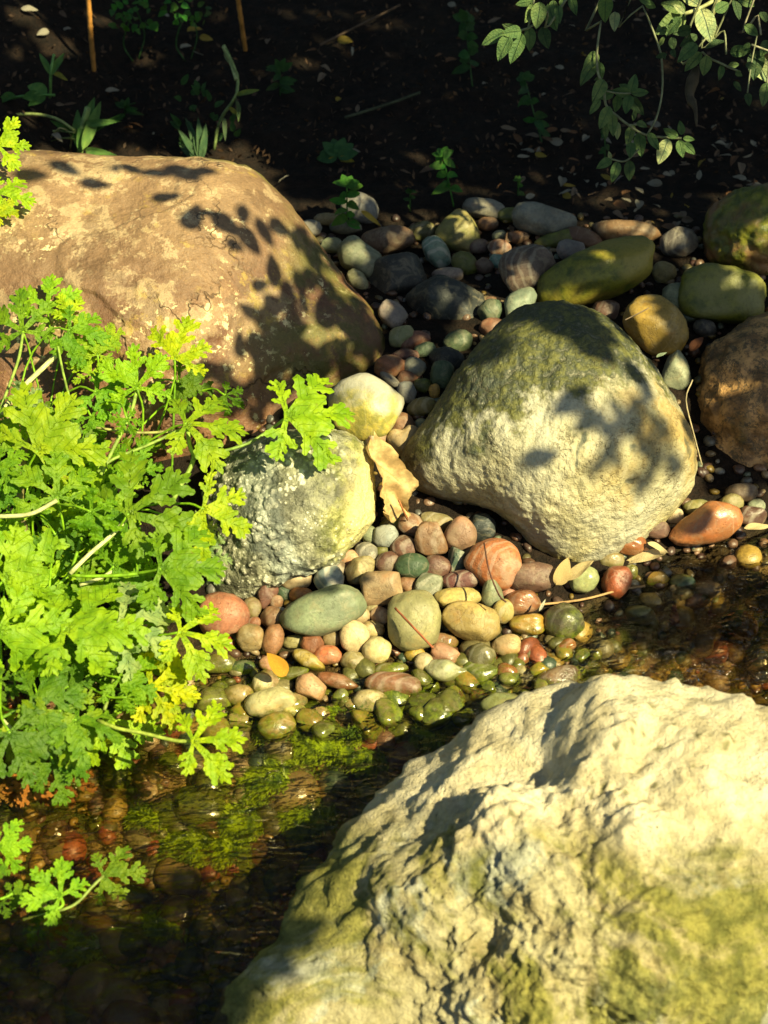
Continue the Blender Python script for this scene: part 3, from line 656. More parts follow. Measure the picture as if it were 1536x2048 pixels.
ROWS_A = [
 (868, 62, 105, 100, 0, 'brown', 'dull brown pebble behind the heart shaped mauve pebble', 'oval', .3, {}),
 (766, 124, 92, 104, 0, 'pink', 'squarish pink pebble above the curled dry leaf', 'block', .4, {}),
 (882, 136, 132, 132, 12, 'pink', 'heart shaped mauve pebble beside the cream boulder', 'heart', .4, {}),
 (943, 58, 56, 46, 20, 'greengrey', 'tiny grey green pebble touching the left flank of the cream boulder', 'oval', .3, {}),
 (905, 470, 92, 100, 70, 'rose', 'rose red pebble standing just below the curled dry leaf', 'round', .5, {}),
 (980, 527, 122, 138, 14, 'redbrown', 'blocky red brown pebble with a notched face', 'block', .6, {}),
 (1105, 505, 132, 136, 0, 'salmon', 'rounded triangular pinkish tan pebble under the overhang of the cream boulder', 'tri', .5, {}),
 (1012, 458, 140, 70, -12, 'olive', 'flat olive brown pebble behind the blocky red brown one', 'oval', .2, {}),
 (1195, 480, 110, 110, 0, 'slate', 'nearly black pebble in the hollow under the cream boulder', 'oval', .1, {}),
 (802, 516, 98, 88, 0, 'bluegrey', 'smooth round blue grey pebble below the dry leaf', 'round', .5, {}),
 (738, 514, 66, 78, 30, 'greengrey', 'dark grey green pebble tucked behind the blue grey one', 'oval', .3, {}),
 (835, 465, 110, 50, 10, 'moss', 'mossy yellow green pebble under the tip of the dry leaf', 'oval', .1, dict(mosstop=.8)),
 (785, 577, 62, 48, 0, 'moss', 'small bright mossy pebble between grey and maroon pebbles', 'oval', .2, dict(mosstop=.8)),
 (876, 562, 108, 96, 10, 'maroon', 'maroon pebble beside the blocky red brown one', 'round', .4, {}),
 (721, 582, 90, 80, -10, 'grey', 'grey pebble with a pinkish streak beside the knobbly boulder', 'round', .4, dict(band=.5)),
 (652, 608, 82, 68, 0, 'tan', 'tan brown pebble leaning on the foot of the knobbly boulder', 'round', .3, {}),
 (545, 632, 190, 86, -18, (.20, .135, .095), 'long grey brown pebble lying along the foot of the knobbly boulder', 'oval', .3, {}),
 (432, 692, 134, 88, 0, 'pink', 'speckled pink pebble left of the grey banded one', 'oval', .5, {}),
 (572, 692, 118, 114, 60, 'bluegrey', 'pale grey pebble banded with white and pink', 'round', .6, dict(band=1.0)),
 (700, 657, 126, 108, 20, 'olive', 'angular olive tan pebble in the middle of the heap', 'angular', .5, {}),
 (806, 626, 98, 86, 10, 'maroon', 'small dark maroon pebble beside the dark green one', 'round', .4, {}),
 (909, 642, 138, 108, 5, 'dkgreen', 'smooth dark green pebble in the middle of the heap', 'round', .5, {}),
 (1012, 642, 90, 116, 75, 'maroon', 'very dark maroon pebble standing on edge', 'oval', .4, {}),
 (1096, 617, 72, 112, 8, (.07, .11, .09), 'upright dark green slate pebble with pale stripes', 'block', .6, dict(band=.5)),
 (1142, 577, 74, 52, 40, 'yellow', 'flat yellowish pebble behind the striped slate', 'oval', .3, {}),
 (1242, 628, 226, 200, -12, 'orange', 'large orange red domed pebble crossed by a thin dark twig', 'round', .4, {}),
 (1402, 686, 198, 118, 4, 'plum', 'smooth dark purple brown oval pebble with pale scratches', 'oval', .5, {}),
 (780, 730, 168, 140, 8, 'salmon', 'big salmon pink blocky pebble with pale cracks', 'block', .6, {}),
 (892, 720, 80, 70, 0, 'redbrown', 'red brown pebble half hidden behind the salmon block', 'oval', .3, {}),
 (978, 716, 104, 98, -20, 'greengrey', 'grey green pebble beside the yellow slab pebble', 'angular', .4, {}),
 (1110, 697, 156, 80, 12, 'maroon', 'glossy maroon oval pebble resting above the yellow flat one', 'oval', .5, {}),
 (1237, 752, 88, 124, 4, 'greengrey', 'pointed speckled grey olive pebble standing upright', 'tri', .6, {}),
 (1096, 770, 182, 82, 3, 'yellow', 'flat yellow oval pebble lying on top of the yellow block', 'oval', .7, dict(moss=.3)),
 (1152, 868, 232, 158, -8, 'yellow', 'large angular yellow stone with a dented face at the water edge', 'angular', .5, {}),
 (1282, 826, 86, 100, 0, 'yellow', 'small egg shaped yellow pebble beside the large yellow stone', 'round', .6, dict(moss=.3)),
 (1358, 788, 148, 96, 10, 'redbrown', 'wet red brown pebble below the purple oval', 'oval', .3, dict(wet=.7)),
 (1305, 752, 60, 44, 0, 'rose', 'tiny reddish pebble behind the egg shaped yellow one', 'oval', .3, {}),
 (1376, 880, 138, 84, 6, 'ochre', 'mossy ochre brick shaped stone in the shallows', 'block', .3, dict(mosstop=.5, wet=.7)),
 (545, 827, 338, 176, 19, 'greengrey', 'large smooth green grey lens shaped stone crossed by leaf shadow', 'oval', .5, dict(moss=.4)),
 (915, 862, 226, 236, 25, (.27, .235, .145), 'large round grey olive stone with a green mossy foot', 'round', .4, {}),
 (746, 803, 80, 70, 20, 'olive', 'small olive pebble below the salmon block', 'oval', .4, {}),
 (692, 842, 76, 86, 60, 'tan', 'tan pebble with a reddish patch', 'round', .5, {}),
 (780, 842, 76, 76, 30, 'salmon', 'little orange pink pebble leaning on the large grey olive stone', 'angular', .4, {}),
 (748, 900, 96, 70, 0, 'tan', 'peach coloured flat pebble behind the cream one', 'oval', .3, {}),
 (672, 928, 118, 124, -20, 'cream', 'cream pink pebble with a thin pale seam', 'oval', .5, dict(moss=.4)),
 (765, 986, 114, 110, 0, (.46, .42, .22), 'round cream yellow pebble with a mossy foot', 'round', .4, {}),
 (667, 1030, 98, 82, 0, 'olive', 'wet olive brown pebble at the water edge', 'round', .3, {}),
 (582, 938, 70, 82, 80, 'olive', 'small olive pebble below the large green lens', 'oval', .3, {}),
 (503, 957, 90, 92, 60, 'redbrown', 'rounded brick red pebble beside the oval orange one', 'round', .4, {}),
 (563, 1004, 112, 78, -4, 'orange', 'shiny oval orange red pebble at the water edge', 'oval', .4, dict(wet=.6, moss=.3)),
 (486, 1028, 142, 66, -32, 'ochre', 'slanted ochre yellow pebble with a mossy underside', 'oval', .3, {}),
 (322, 1040, 60, 78, 80, 'salmon', 'pink pebble under the small orange leaf', 'oval', .3, {}),
 (340, 944, 82, 134, -10, 'brown', 'slim brown pebble standing on end', 'oval', .5, {}),
 (248, 932, 110, 114, 20, 'olive', 'egg shaped olive brown pebble beside the big potato shaped red one', 'oval', .4, {}),
 (135, 840, 206, 176, -6, (.33, .14, .08), 'big smooth potato shaped salmon red stone by the geranium', 'round', .5, dict(moss=.2)),
 (255, 810, 74, 84, 0, 'brown', 'brown pebble with a green stain by the big red stone', 'oval', .3, dict(mosstop=.4)),
 (312, 760, 70, 104, -30, 'maroon', 'dark red wedge shaped pebble below the knobbly boulder', 'block', .4, {}),
 (352, 784, 56, 54, 0, 'brown', 'tiny brown pebble beside the dark red wedge', 'round', .4, {}),
 (456, 762, 96, 70, -10, 'orange', 'small orange red pebble behind the large green lens', 'oval', .4, {}),
 (340, 852, 92, 96, 45, 'brown', 'brown pebble left of the large green lens', 'oval', .3, {}),
 (390, 752, 70, 60, 0, 'dkgreen', 'small dark green pebble under the speckled pink one', 'oval', .2, {}),
 (376, 828, 40, 38, 0, 'bluegrey', 'tiny slate blue pebble against the large green lens', 'oval', .3, {}),
 (430, 950, 100, 56, 5, 'olive', 'low olive pebble in the gap below the large green lens', 'oval', .2, {}),
 (260, 872, 60, 46, 20, 'redbrown', 'little red pebble above the egg shaped olive one', 'oval', .3, {}),
 (150, 958, 70, 60, 0, 'rust', 'rust red pebble under the big potato shaped stone', 'oval', .2, dict(wet=.7)),
 (115, 1037, 136, 78, 3, 'moss', 'flat green mossy stone awash below the geranium', 'oval', .3, dict(mosstop=.7, wet=.7)),
 (215, 1055, 100, 60, 5, 'dkgreen', 'dark mossy stone awash below the egg shaped olive pebble', 'oval', .2, dict(mosstop=.8, wet=.7)),
 (292, 1124, 86, 84, 40, 'cream', 'small cream pebble with a mossy side in the shallows', 'round', .5, {}),
 (200, 1170, 116, 92, 0, 'olive', 'olive yellow pebble rising from the shallows with a dark mossy rim', 'round', .4, {}),
 (330, 1196, 200, 108, 18, 'cream', 'big peanut shaped cream stone in the shallows', 'bone', .6, {}),
 (422, 1242, 112, 92, -10, (.36, .33, .13), 'angular yellow green wet stone beside the peanut shaped cream one', 'angular', .4, {}),
 (527, 1252, 104, 80, 0, 'tan', 'wet tan pebble in the shallows', 'round', .3, dict(wet=.7)),
 (400, 1085, 170, 60, 10, 'moss', 'low mossy yellow stone under the slanted ochre pebble', 'oval', .2, dict(mosstop=.8)),
 (496, 1131, 122, 98, -15, 'salmon', 'angular salmon stone with flat broken faces in the shallows', 'angular', .6, dict(moss=.3)),
 (606, 1112, 166, 60, -14, 'redbrown', 'flat red brown stone slanting in the shallows', 'oval', .5, dict(moss=.3)),
 (615, 1178, 76, 62, 50, 'moss', 'small green and yellow wet pebble in the shallows', 'oval', .4, dict(mosstop=.5, wet=.7)),
 (636, 1216, 56, 84, 0, 'olive', 'slim wet greenish pebble in the shallows', 'oval', .4, dict(wet=.7, mosstop=.3)),
 (745, 1197, 148, 98, -10, 'tan', 'tan stone with black moss specks in the shallows', 'oval', .5, {}),
 (832, 1122, 222, 92, -6, (.20, .095, .06), 'long flat brown stone with a mossy side, in the shallows', 'oval', .5, {}),
 (815, 1064, 150, 56, 5, 'moss', 'low bright green mossy stone at the water edge', 'oval', .3, dict(mosstop=1, wet=.7)),
 (920, 1000, 84, 58, 8, 'ochre', 'small golden yellow pebble in front of the grey olive stone', 'oval', .4, {}),
 (958, 1037, 80, 80, 40, (.38, .34, .20), 'wet cream olive pebble beside the bottle shaped one', 'round', .4, dict(moss=.4)),
 (1046, 1001, 120, 76, -28, 'salmon', 'salmon pink oval pebble where a red twig ends', 'oval', .5, dict(moss=.5)),
 (1036, 947, 120, 64, -8, 'brown', 'dark wet brown pebble below the large yellow stone', 'oval', .3, dict(wet=.7, mosstop=.4)),
 (1052, 1068, 176, 86, -6, (.30, .33, .19), 'pale green bottle shaped stone in the shallows', 'bottle', .5, dict(moss=.5)),
 (985, 1132, 72, 52, 0, (.14, .19, .03), 'vivid green wet pebble in the shallows', 'oval', .3, dict(mosstop=.6, wet=.7)),
 (1070, 1108, 72, 68, 0, 'olive', 'speckled olive pebble below the bottle shaped stone', 'round', .3, dict(wet=.7, mosstop=.4)),
 (1190, 1007, 120, 100, 8, (.13, .12, .06), 'dark olive round stone glistening in the shallows', 'round', .4, dict(wet=.7)),
 (1296, 966, 118, 92, 5, 'tan', 'tan stone with a skirt of brown moss in the shallows', 'oval', .4, {}),
 (1182, 1082, 160, 106, 0, 'moss', 'broad green mossy stone in the shallows', 'angular', .2, dict(mosstop=.8, wet=.7)),
 (1296, 1076, 72, 88, 70, 'rust', 'upright brown wet pebble by the riffle', 'oval', .4, dict(wet=.7, mosstop=.3)),
 (1360, 1026, 56, 62, 0, 'rust', 'small rusty pebble by the riffle', 'oval', .4, dict(wet=.7)),
 (1430, 1076, 90, 84, 20, 'ochre', 'irregular golden brown stone glittering in the riffle', 'angular', .3, dict(wet=.7)),
 (1280, 1226, 168, 144, 25, (.22, .24, .13), 'angular grey green stone beside the riffle', 'angular', .5, dict(wet=.7, moss=.4)),
 (1080, 1192, 96, 116, 30, 'brown', 'mossy brown stone left of the angular grey green one', 'oval', .3, dict(wet=.7, mosstop=.6)),
 (1190, 1182, 98, 80, 0, 'rust', 'wet orange brown stone touching the angular grey green one', 'oval', .3, dict(wet=.7)),
 (1146, 1246, 66, 56, 0, 'olive', 'small mossy pebble below the wet orange brown one', 'oval', .3, dict(wet=.7, mosstop=.7)),
 (700, 130, 90, 60, 0, 'cream', 'small cream pebble between the round white stone and the pink square one', 'oval', .1, {}),
]
for r in ROWS_A:
    px, py, w_, h_ = A(*r[:4]); w_ *= 1.07; h_ *= 1.07; pebble(px, py, w_, h_, r[4], r[5], r[6], r[7], r[8], **r[9])
ROWS_B = [
 (548, 832, 205, 195, 0, (.06, .05, .03), 'dark mossy stone with water curling round it', 'round', .2, dict(wet=.7, mosstop=.6)),
 (646, 622, 148, 142, 0, (.25, .26, .13), 'shiny round green and cream stone at the stream edge', 'round', .4, dict(wet=.8)),
 (806, 636, 140, 172, -25, 'rust', 'rough rusty red stone beside the round green one', 'oval', .3, dict(wet=.2)),
 (868, 456, 158, 108, -5, 'orange', 'shiny oval orange pebble with two black dents', 'oval', .5, dict(wet=.8, moss=.2)),
 (972, 368, 195, 115, -8, 'plum', 'smooth plum coloured pebble against the cream boulder', 'tri', .4, {}),
 (1086, 322, 92, 78, 40, 'pale', 'small pale grey pebble behind the plum coloured one', 'oval', .4, {}),
 (1232, 366, 372, 206, 24, (.36, .15, .07), 'large wet orange stone at the stream edge, broad end upstream', 'egg', .5, dict(wet=.7, moss=.1)),
 (1410, 205, 165, 95, 0, 'plum', 'dark plum stone at the foot of the orange brown granite boulder', 'oval', .3, {}),
 (1360, 258, 120, 96, 20, 'olive', 'dull olive stone behind the large wet orange one', 'oval', .3, dict(mosstop=.4)),
 (1462, 322, 140, 100, -10, 'maroon', 'dark maroon stone beside the large wet orange one', 'block', .3, dict(wet=.5)),
 (1190, 278, 130, 80, 10, 'olive', 'shaded olive stone behind the pale grey pebble', 'oval', .2, dict(mosstop=.4)),
 (525, 1145, 260, 200, 25, (.14, .075, .045), 'large dark brown wet stone half sunk in the riffle', 'angular', .2, dict(wet=.7)),
 (560, 948, 100, 70, 20, 'rust', 'angular red stone breaking the riffle', 'angular', .4, dict(wet=.7)),
 (690, 1002, 110, 92, 20, 'olive', 'yellow olive stone awash in the riffle', 'angular', .1, dict(wet=.7)),
 (572, 990, 76, 56, 10, 'pale', 'small pale stone awash in the riffle', 'oval', .2, dict(wet=.7)),
 (778, 530, 130, 92, 0, 'olive', 'sunken olive stone beneath the shiny orange pebble', 'oval', .0, dict(wet=.7, mosstop=.4)),
 (1002, 622, 120, 76, 10, 'ochre', 'rough orange brown stone just breaking the surface', 'angular', .2, dict(wet=.7)),
 (874, 590, 70, 80, 0, 'moss', 'little yellow green stone beside the rough rusty one', 'oval', .2, dict(wet=.7)),
 (1500, 1045, 150, 170, 40, (.06, .07, .075), 'dark blue grey stone behind the craggy limestone boulder', 'oval', .6, dict(wet=.8, moss=.2)),
 (1480, 270, 90, 70, 0, 'greengrey', 'grey green stone beside the granite boulder foot', 'oval', .2, {}),
]
for r in ROWS_B:
    px, py, w_, h_ = B(*r[:4]); pebble(px, py, w_, h_, r[4], r[5], r[6], r[7], r[8], name='stone' if r[2] > 180 else 'pebble', **r[9])
ROWS_C = [
 (215, 715, 250, 225, -8, 'white', 'round white stone with a yellow green base, behind the knobbly boulder', 'round', .35, dict(moss=0, mosstop=.0, mat='whitestone')),
 (197, 227, 168, 112, -38, 'greengrey', 'grey green bone shaped stone beside the large tan boulder', 'bone', .5, {}),
 (290, 163, 182, 96, 3, 'plum', 'long dark mauve stone behind the bone shaped one', 'oval', .5, {}),
 (190, 297, 86, 58, -50, 'greengrey', 'small grey pebble slanting against the tan boulder', 'oval', .4, {}),
 (302, 407, 100, 82, -45, 'grey', 'pillow shaped grey stone in front of the black slab', 'block', .5, {}),
 (331, 479, 92, 70, 30, (.28, .30, .18), 'pale green flat stone beside the shaded side of the tan boulder', 'oval', .4, {}),
 (449, 205, 122, 78, -58, 'teal', 'greenish oval stone with a white vein', 'oval', .5, dict(band=.7)),
 (541, 243, 96, 78, -35, 'moss', 'green mossy pebble in front of the tall rounded stone', 'round', .4, dict(mosstop=.6)),
 (484, 281, 104, 56, 0, 'grey', 'flat grey pebble lying on the black slab', 'oval', .5, {}),
 (521, 134, 152, 146, -10, (.25, .24, .09), 'tall rounded mossy stone with a sunlit top', 'tri', .4, dict(mosstop=.5)),
 (400, 137, 96, 70, 0, 'moss', 'low mossy stone left of the tall rounded one', 'oval', .3, dict(mosstop=.7)),
 (480, 365, 270, 165, -10, 'slate', 'large black slab lying among the shaded pebbles', 'angular', .15, {}),
 (310, 295, 210, 170, 20, 'slate', 'black angular slab under the pillow shaped grey stone', 'angular', .1, {}),
 (602, 60, 140, 66, -10, 'grey', 'long grey stone at the edge of the bank soil', 'oval', .5, {}),
 (802, 100, 218, 104, -12, 'grey', 'large flat grey stone with a waist, at the edge of the bank soil', 'bone', .5, {}),
 (690, 82, 90, 50, 0, 'moss', 'mossy stone wedged between two grey ones at the bank', 'oval', .3, dict(mosstop=.6)),
 (752, 262, 192, 168, 15, (.115, .075, .07), 'large dark plum stone left of the long green mossy one', 'angular', .5, {}),
 (716, 382, 150, 96, 62, 'grey', 'wedge shaped grey stone behind the cream boulder', 'tri', .5, {}),
 (892, 200, 102, 74, -5, 'grey', 'rounded grey stone touching the long green mossy one', 'round', .5, {}),
 (930, 160, 130, 70, -20, 'brown', 'brown stone behind the rounded grey one', 'oval', .3, {}),
 (845, 165, 160, 56, 15, 'moss', 'mossy yellow low stone behind the dark plum one', 'oval', .3, dict(mosstop=.8)),
 (970, 277, 420, 186, 22, (.22, .19, .03), 'long yellow green mossy stone like a loaf, above the cream boulder', 'oval', .5, dict(mat='mossy')),
 (1072, 140, 232, 84, -4, 'brown', 'flat brown stone with sunlit patches behind the long mossy loaf', 'oval', .4, {}),
 (1244, 172, 128, 104, 15, (.10, .085, .08), 'dark grey stone beside the moss stained brown boulder', 'oval', .4, {}),
 (1172, 446, 232, 178, -38, 'ochre', 'smooth ochre egg shaped stone between the cream and the granite boulders', 'oval', .5, {}),
 (1196, 272, 82, 78, 0, 'olive', 'dark olive pebble at the end of the long mossy loaf', 'round', .3, {}),
 (1246, 352, 118, 92, -8, 'greengrey', 'grey green stone resting on the ochre egg shaped one', 'round', .5, {}),
 (1382, 342, 292, 196, -6, (.17, .155, .05), 'flat mossy block with bright sun flecks beside the granite boulder', 'block', .3, dict(mat='mossy')),
 (1236, 590, 98, 140, 0, (.26, .30, .22), 'grey green stone with a pale top wedged beside the cream boulder', 'tri', .3, {}),
 (1278, 415, 80, 42, 5, 'dkgreen', 'low dark green pebble under the flat mossy block', 'oval', .3, {}),
 (1330, 455, 80, 60, -20, 'slate', 'black pebble under the corner of the flat mossy block', 'oval', .2, {}),
 (626, 397, 88, 78, 40, 'dkgreen', 'dark green stone beside the wedge shaped grey one', 'oval', .4, {}),
 (590, 186, 70, 50, 0, 'plum', 'mauve pebble right of the tall rounded stone', 'oval', .4, {}),
 (655, 150, 50, 38, 0, 'greengrey', 'tiny pale green pebble near the waisted grey stone', 'oval', .4, {}),
 (712, 156, 84, 44, 0, 'brown', 'flat brown pebble near the waisted grey stone', 'oval', .3, {}),
 (618, 112, 70, 48, 0, 'brown', 'brown pebble beside the tall rounded stone', 'oval', .3, {}),
 (604, 250, 56, 66, 70, 'plum', 'upright mauve pebble beside the dark plum stone', 'oval', .4, {}),
 (650, 235, 52, 60, 60, 'teal', 'small teal pebble beside the dark plum stone', 'oval', .4, {}),
 (655, 192, 80, 60, 0, 'brown', 'shaded brown pebble above the teal one', 'oval', .3, {}),
 (410, 524, 74, 50, 10, 'dkgreen', 'small green pebble in the shaded gully', 'oval', .4, {}),
 (376, 582, 78, 66, -25, 'grey', 'light grey egg shaped pebble in the shaded gully', 'oval', .5, {}),
 (466, 608, 78, 98, -10, 'dkgreen', 'dark green stone leaning on the left flank of the cream boulder', 'oval', .4, {}),
 (296, 580, 108, 80, 5, 'redbrown', 'red brown stone beside the foot of the tan boulder', 'round', .4, {}),
 (482, 556, 120, 80, -10, 'slate', 'black angular stone in the shaded gully', 'angular', .2, {}),
 (403, 642, 50, 66, 80, 'moss', 'little mossy pebble beside the sunlit orange one', 'oval', .3, dict(mosstop=.6)),
 (441, 662, 38, 54, 0, 'ochre', 'tiny orange pebble caught in a fleck of sun', 'oval', .5, {}),
 (400, 713, 104, 64, 12, 'olive', 'olive pebble below the tiny orange one', 'oval', .4, {}),
 (350, 664, 64, 76, 20, 'bluegrey', 'blue grey pebble beside the round white stone', 'oval', .5, {}),
 (298, 626, 90, 34, -38, 'grey', 'thin grey sliver of stone behind the round white stone', 'oval', .5, {}),
 (352, 620, 70, 56, 0, 'brown', 'brown pebble behind the blue grey one', 'oval', .2, {}),
 (375, 495, 110, 66, 10, 'brown', 'shaded brown stone below the pale green flat one', 'oval', .2, {}),
 (345, 545, 96, 50, 0, 'maroon', 'shaded maroon pebble above the light grey egg', 'oval', .2, {}),
 (520, 498, 100, 78, 20, 'dkgreen', 'shaded green stone below the black slab', 'oval', .2, {}),
 (632, 452, 90, 66, 0, 'brown', 'brown stone below the dark green one', 'oval', .3, {}),
 (1005, 395, 90, 70, 0, 'maroon', 'maroon stone peeping over the crown of the cream boulder', 'oval', .3, {}),
 (104, 182, 76, 54, 0, 'greengrey', 'small grey green stone under the leafy seedling', 'oval', .4, {}),
 (92, 98, 96, 46, 0, 'olive', 'olive stone behind the leafy seedling', 'oval', .3, {}),
 (28, 128, 90, 60, 0, 'grey', 'grey stone behind the shoulder of the tan boulder', 'oval', .3, {}),
 (150, 122, 110, 52, -5, 'greengrey', 'flat grey green stone beneath the leafy seedling', 'oval', .4, {}),
 (198, 60, 130, 100, -25, 'grey', 'pale grey rounded stone at the bank behind the leafy seedling', 'round', .3, {}),
]
def mat_white():
    m = MT('white_quartzite'); v = m.obj(); n = m.noise(v, 40, 4, 0.6); y = m.sep(v)[1]
    c = m.mix(m.map(n, 0.35, 0.65), (0.25, 0.24, 0.19), (0.37, 0.35, 0.29))
    e = m.map(m.math('ADD', y, m.map(n, 0.2, 0.8, -0.03, 0.03, False)), 0.018, -0.02)
    c = m.mix(m.math('MULTIPLY', e, 0.85), c, m.mix(m.map(m.noise(v, 90, 3), 0.4, 0.6), (0.24, 0.22, 0.03), (0.48, 0.38, 0.06)))
    c = m.mix(m.map(m.voro(v, 45, 'DISTANCE_TO_EDGE'), 0.03, 0.0, 0, 0.4), c, (0.35, 0.30, 0.15))
    return m.set(c, 0.5, m.bump(m.noise(v, 120, 4, 0.7), 0.4, 0.004))
MAT['whitestone'] = mat_white()
for r in ROWS_C:
    px, py, w_, h_ = Cc(*r[:4]); pebble(px, py, w_, h_, r[4], r[5], r[6], r[7], r[8], name='stone' if r[2] > 180 else 'pebble', **r[9])

# sunken stones of the stream bed: countable look-alikes
def in_water(x, y): return terr(x, y) < -0.012
k = 0
SIZES = [.011, .013, .015, .018, .021, .025, .030]
sub_meshes = {z: [pebble_mesh(z, 0.8 * z, 0.58 * z, sh, 900 + i + int(z * 1e4), 3) for i, sh in enumerate(['round', 'oval', 'angular', 'oval', 'block', 'round'])] for z in SIZES}
kinds = [('moss', 'sunken green mossy stone on the stream bed', 'sunken mossy stones', .9), ('brown', 'sunken brown stone on the stream bed', 'sunken brown stones', .15),
         ('redbrown', 'sunken reddish stone on the stream bed', 'sunken reddish stones', .05), ('tan', 'sunken tan stone on the stream bed', 'sunken tan stones', .2), ('dkgreen', 'sunken dark green stone on the stream bed', 'sunken dark stones', .7)]
while k < 170:
    px, py = rnd.uniform(-60, 1560), rnd.uniform(1130, 2080)
    P, t = on_ground(px, py, 0.0)
    if not in_water(P[0], P[1]): continue
    sz = rnd.uniform(0.010, 0.028) * (1.25 if rnd.random() < 0.2 else 1)
    P[2] = terr(P[0], P[1]) + 0.25 * sz
    if P[2] + sz * 0.6 > -0.006: continue
    sz = min(SIZES, key=lambda q: abs(q - sz)); me = sub_meshes[sz][k % 6]
    o = link('sunken_stone', me, MAT['pebble'], None, P, (rnd.uniform(-.3, .3), rnd.uniform(-.3, .3), rnd.uniform(0, 6.28)))
    c0, lab, grp, mt = kinds[rnd.choice([0, 0, 0, 0, 1, 3, 3, 2, 4])]
    o.color = (*PC[c0], 1); o['moss'] = 0.35; o['mosstop'] = mt; o['wet'] = 1.0; o['band'] = 0.0
    wx_, wy_, _f = project(P)
    place = 'under the overhanging geranium' if wx_ < 420 and wy_ < 1620 else 'in the deep water above the craggy limestone boulder' if wx_ > 1080 else 'in the shallows below the pebble heap' if wy_ < 1560 and wx_ >= 420 else 'in the dark water beside the craggy limestone boulder' if wx_ > 330 else 'in the dark water around the lone geranium sprigs'
    big = 'large' if sz > .022 else 'small'
    lab = big + ' ' + lab.replace(' on the stream bed', ' lying ') + place; tag(o, lab, 'stone', lab[:1].upper() + lab[1:] + ' group'); k += 1

# stones awash in the shallows, their tops just breaking the surface
k = 0; taken = []
while k < 46:
    px, py = rnd.uniform(410, 1180), rnd.uniform(1300, 1490)
    if py > 1500 - (px - 700) * .16 and px > 700: continue
    if any(abs(px - a) < 26 and abs(py - b) < 22 for a, b in taken): continue
    P, t = on_ground(px, py, .006)
    if terr(P[0], P[1]) > -.004: continue
    taken.append((px, py)); sz = rnd.choice([.011, .013, .015, .018, .021]); o = link('awash_stone', sub_meshes[sz][k % 6], MAT['pebble'], None, (P[0], P[1], rnd.uniform(-.012, .0)), (rnd.uniform(-.4, .4), rnd.uniform(-.4, .4), rnd.uniform(0, 6.28)))
    c0, cn = rnd.choice([('olive', 'olive'), ('tan', 'tan'), ('brown', 'brown'), ('ochre', 'ochre'), ('redbrown', 'red brown'), ('moss', 'green')])
    o.color = (*[q * .8 for q in PC[c0]], 1); o['moss'] = 1.0; o['mosstop'] = rnd.choice([.3, .7, 1.0]); o['wet'] = rnd.choice([.4, .7]); o['band'] = 0.0
    side = 'near the riffle' if px > 900 else 'near the geranium' if px < 560 else 'in front of the heap'
    tag(o, 'wet %s mossy stone just breaking the surface %s' % (cn, side), 'stone', 'wet %s stones awash %s' % (cn, side)); k += 1

# fine gravel between the pebbles and over the bed: nobody could count it
def scatter_gravel(name, pts, sizes, cols, sub=2):
    base, F = ico(sub); Vs = []; Fs = []; Cs = []; n = 0
    for i, (p, s) in enumerate(zip(pts, sizes)):
        q = base * np.array([1, rng.uniform(.65, .95), rng.uniform(.45, .8)]) * s
        q = q * (1 + 0.25 * pnoise(base * 1.3 + i * 1.7))[:, None]
        a = rng.random() * 6.28; b = rng.normal() * 0.5
        Rm = np.array(Matrix.Rotation(a, 3, 'Z') @ Matrix.Rotation(b, 3, 'X')); q = q @ Rm.T + p
        Vs.append(q); Fs.append(F + n); n += len(q); Cs.append(np.repeat([cols[i]], len(q), 0))
    me = mesh_np(name, np.vstack(Vs), np.vstack(Fs))
    ca = me.color_attributes.new('tint', 'FLOAT_COLOR', 'POINT'); cc = np.hstack([np.vstack(Cs), np.ones((n, 1))]).astype(np.float32)
    ca.data.foreach_set('color', cc.ravel())
    return me
def mat_gravel():
    m = MT('gravel'); nd = m.n('ShaderNodeAttribute'); nd.attribute_name = 'tint'; v = m.pos(); n = m.noise(v, 220, 3, 0.7)
    c = m.mix(m.map(n, 0.35, 0.65), m.mix(1.0, nd.outputs['Color'], (0.6, 0.6, 0.6), 'MULTIPLY'), nd.outputs['Color'])
    return m.set(c, 0.4, m.bump(n, 0.4, 0.002))
MAT['gravel'] = mat_gravel()
pts = []; sizes = []; cols = []
ck = ['brown', 'redbrown', 'olive', 'tan', 'grey', 'maroon', 'greengrey', 'ochre', 'salmon', 'plum']
while len(pts) < 1500:
    px, py = rnd.uniform(420, 1560), rnd.uniform(430, 1330)
    P, t = on_ground(px, py)
    if P[1] > 0.80 or in_water(P[0], P[1]): continue
    s = rnd.uniform(0.003, 0.009); pts.append(P + np.array([0, 0, s * 0.1])); sizes.append(s)
    cols.append(np.array(PC[rnd.choice(ck)]) * rnd.uniform(.3, .7))
o = link('gravel', scatter_gravel('gravel', pts, sizes, cols), MAT['gravel']); o['kind'] = 'stuff'
tag(o, 'fine mixed gravel filling the gaps between the pebbles', 'gravel')
pts = []; sizes = []; cols = []
ck2 = ['brown', 'ochre', 'olive', 'tan', 'ochre', 'moss', 'dkgreen', 'rust', 'moss', 'olive']
while len(pts) < 2600:
    px, py = rnd.uniform(-80, 1600), rnd.uniform(1080, 2090)
    P, t = on_ground(px, py)
    if not (terr(P[0], P[1]) < -0.002): continue
    s = rnd.uniform(0.003, 0.008) if rnd.random() < .7 else rnd.uniform(.008, .02); pts.append(P + np.array([0, 0, s * 0.15])); sizes.append(s)
    cols.append(np.array(PC[rnd.choice(ck2)]) * rnd.uniform(.6, 1.1))
o = link('bed_gravel', scatter_gravel('bed_gravel', pts, sizes, cols), MAT['gravel']); o['kind'] = 'stuff'
tag(o, 'brown and green gravel covering the stream bed', 'gravel')

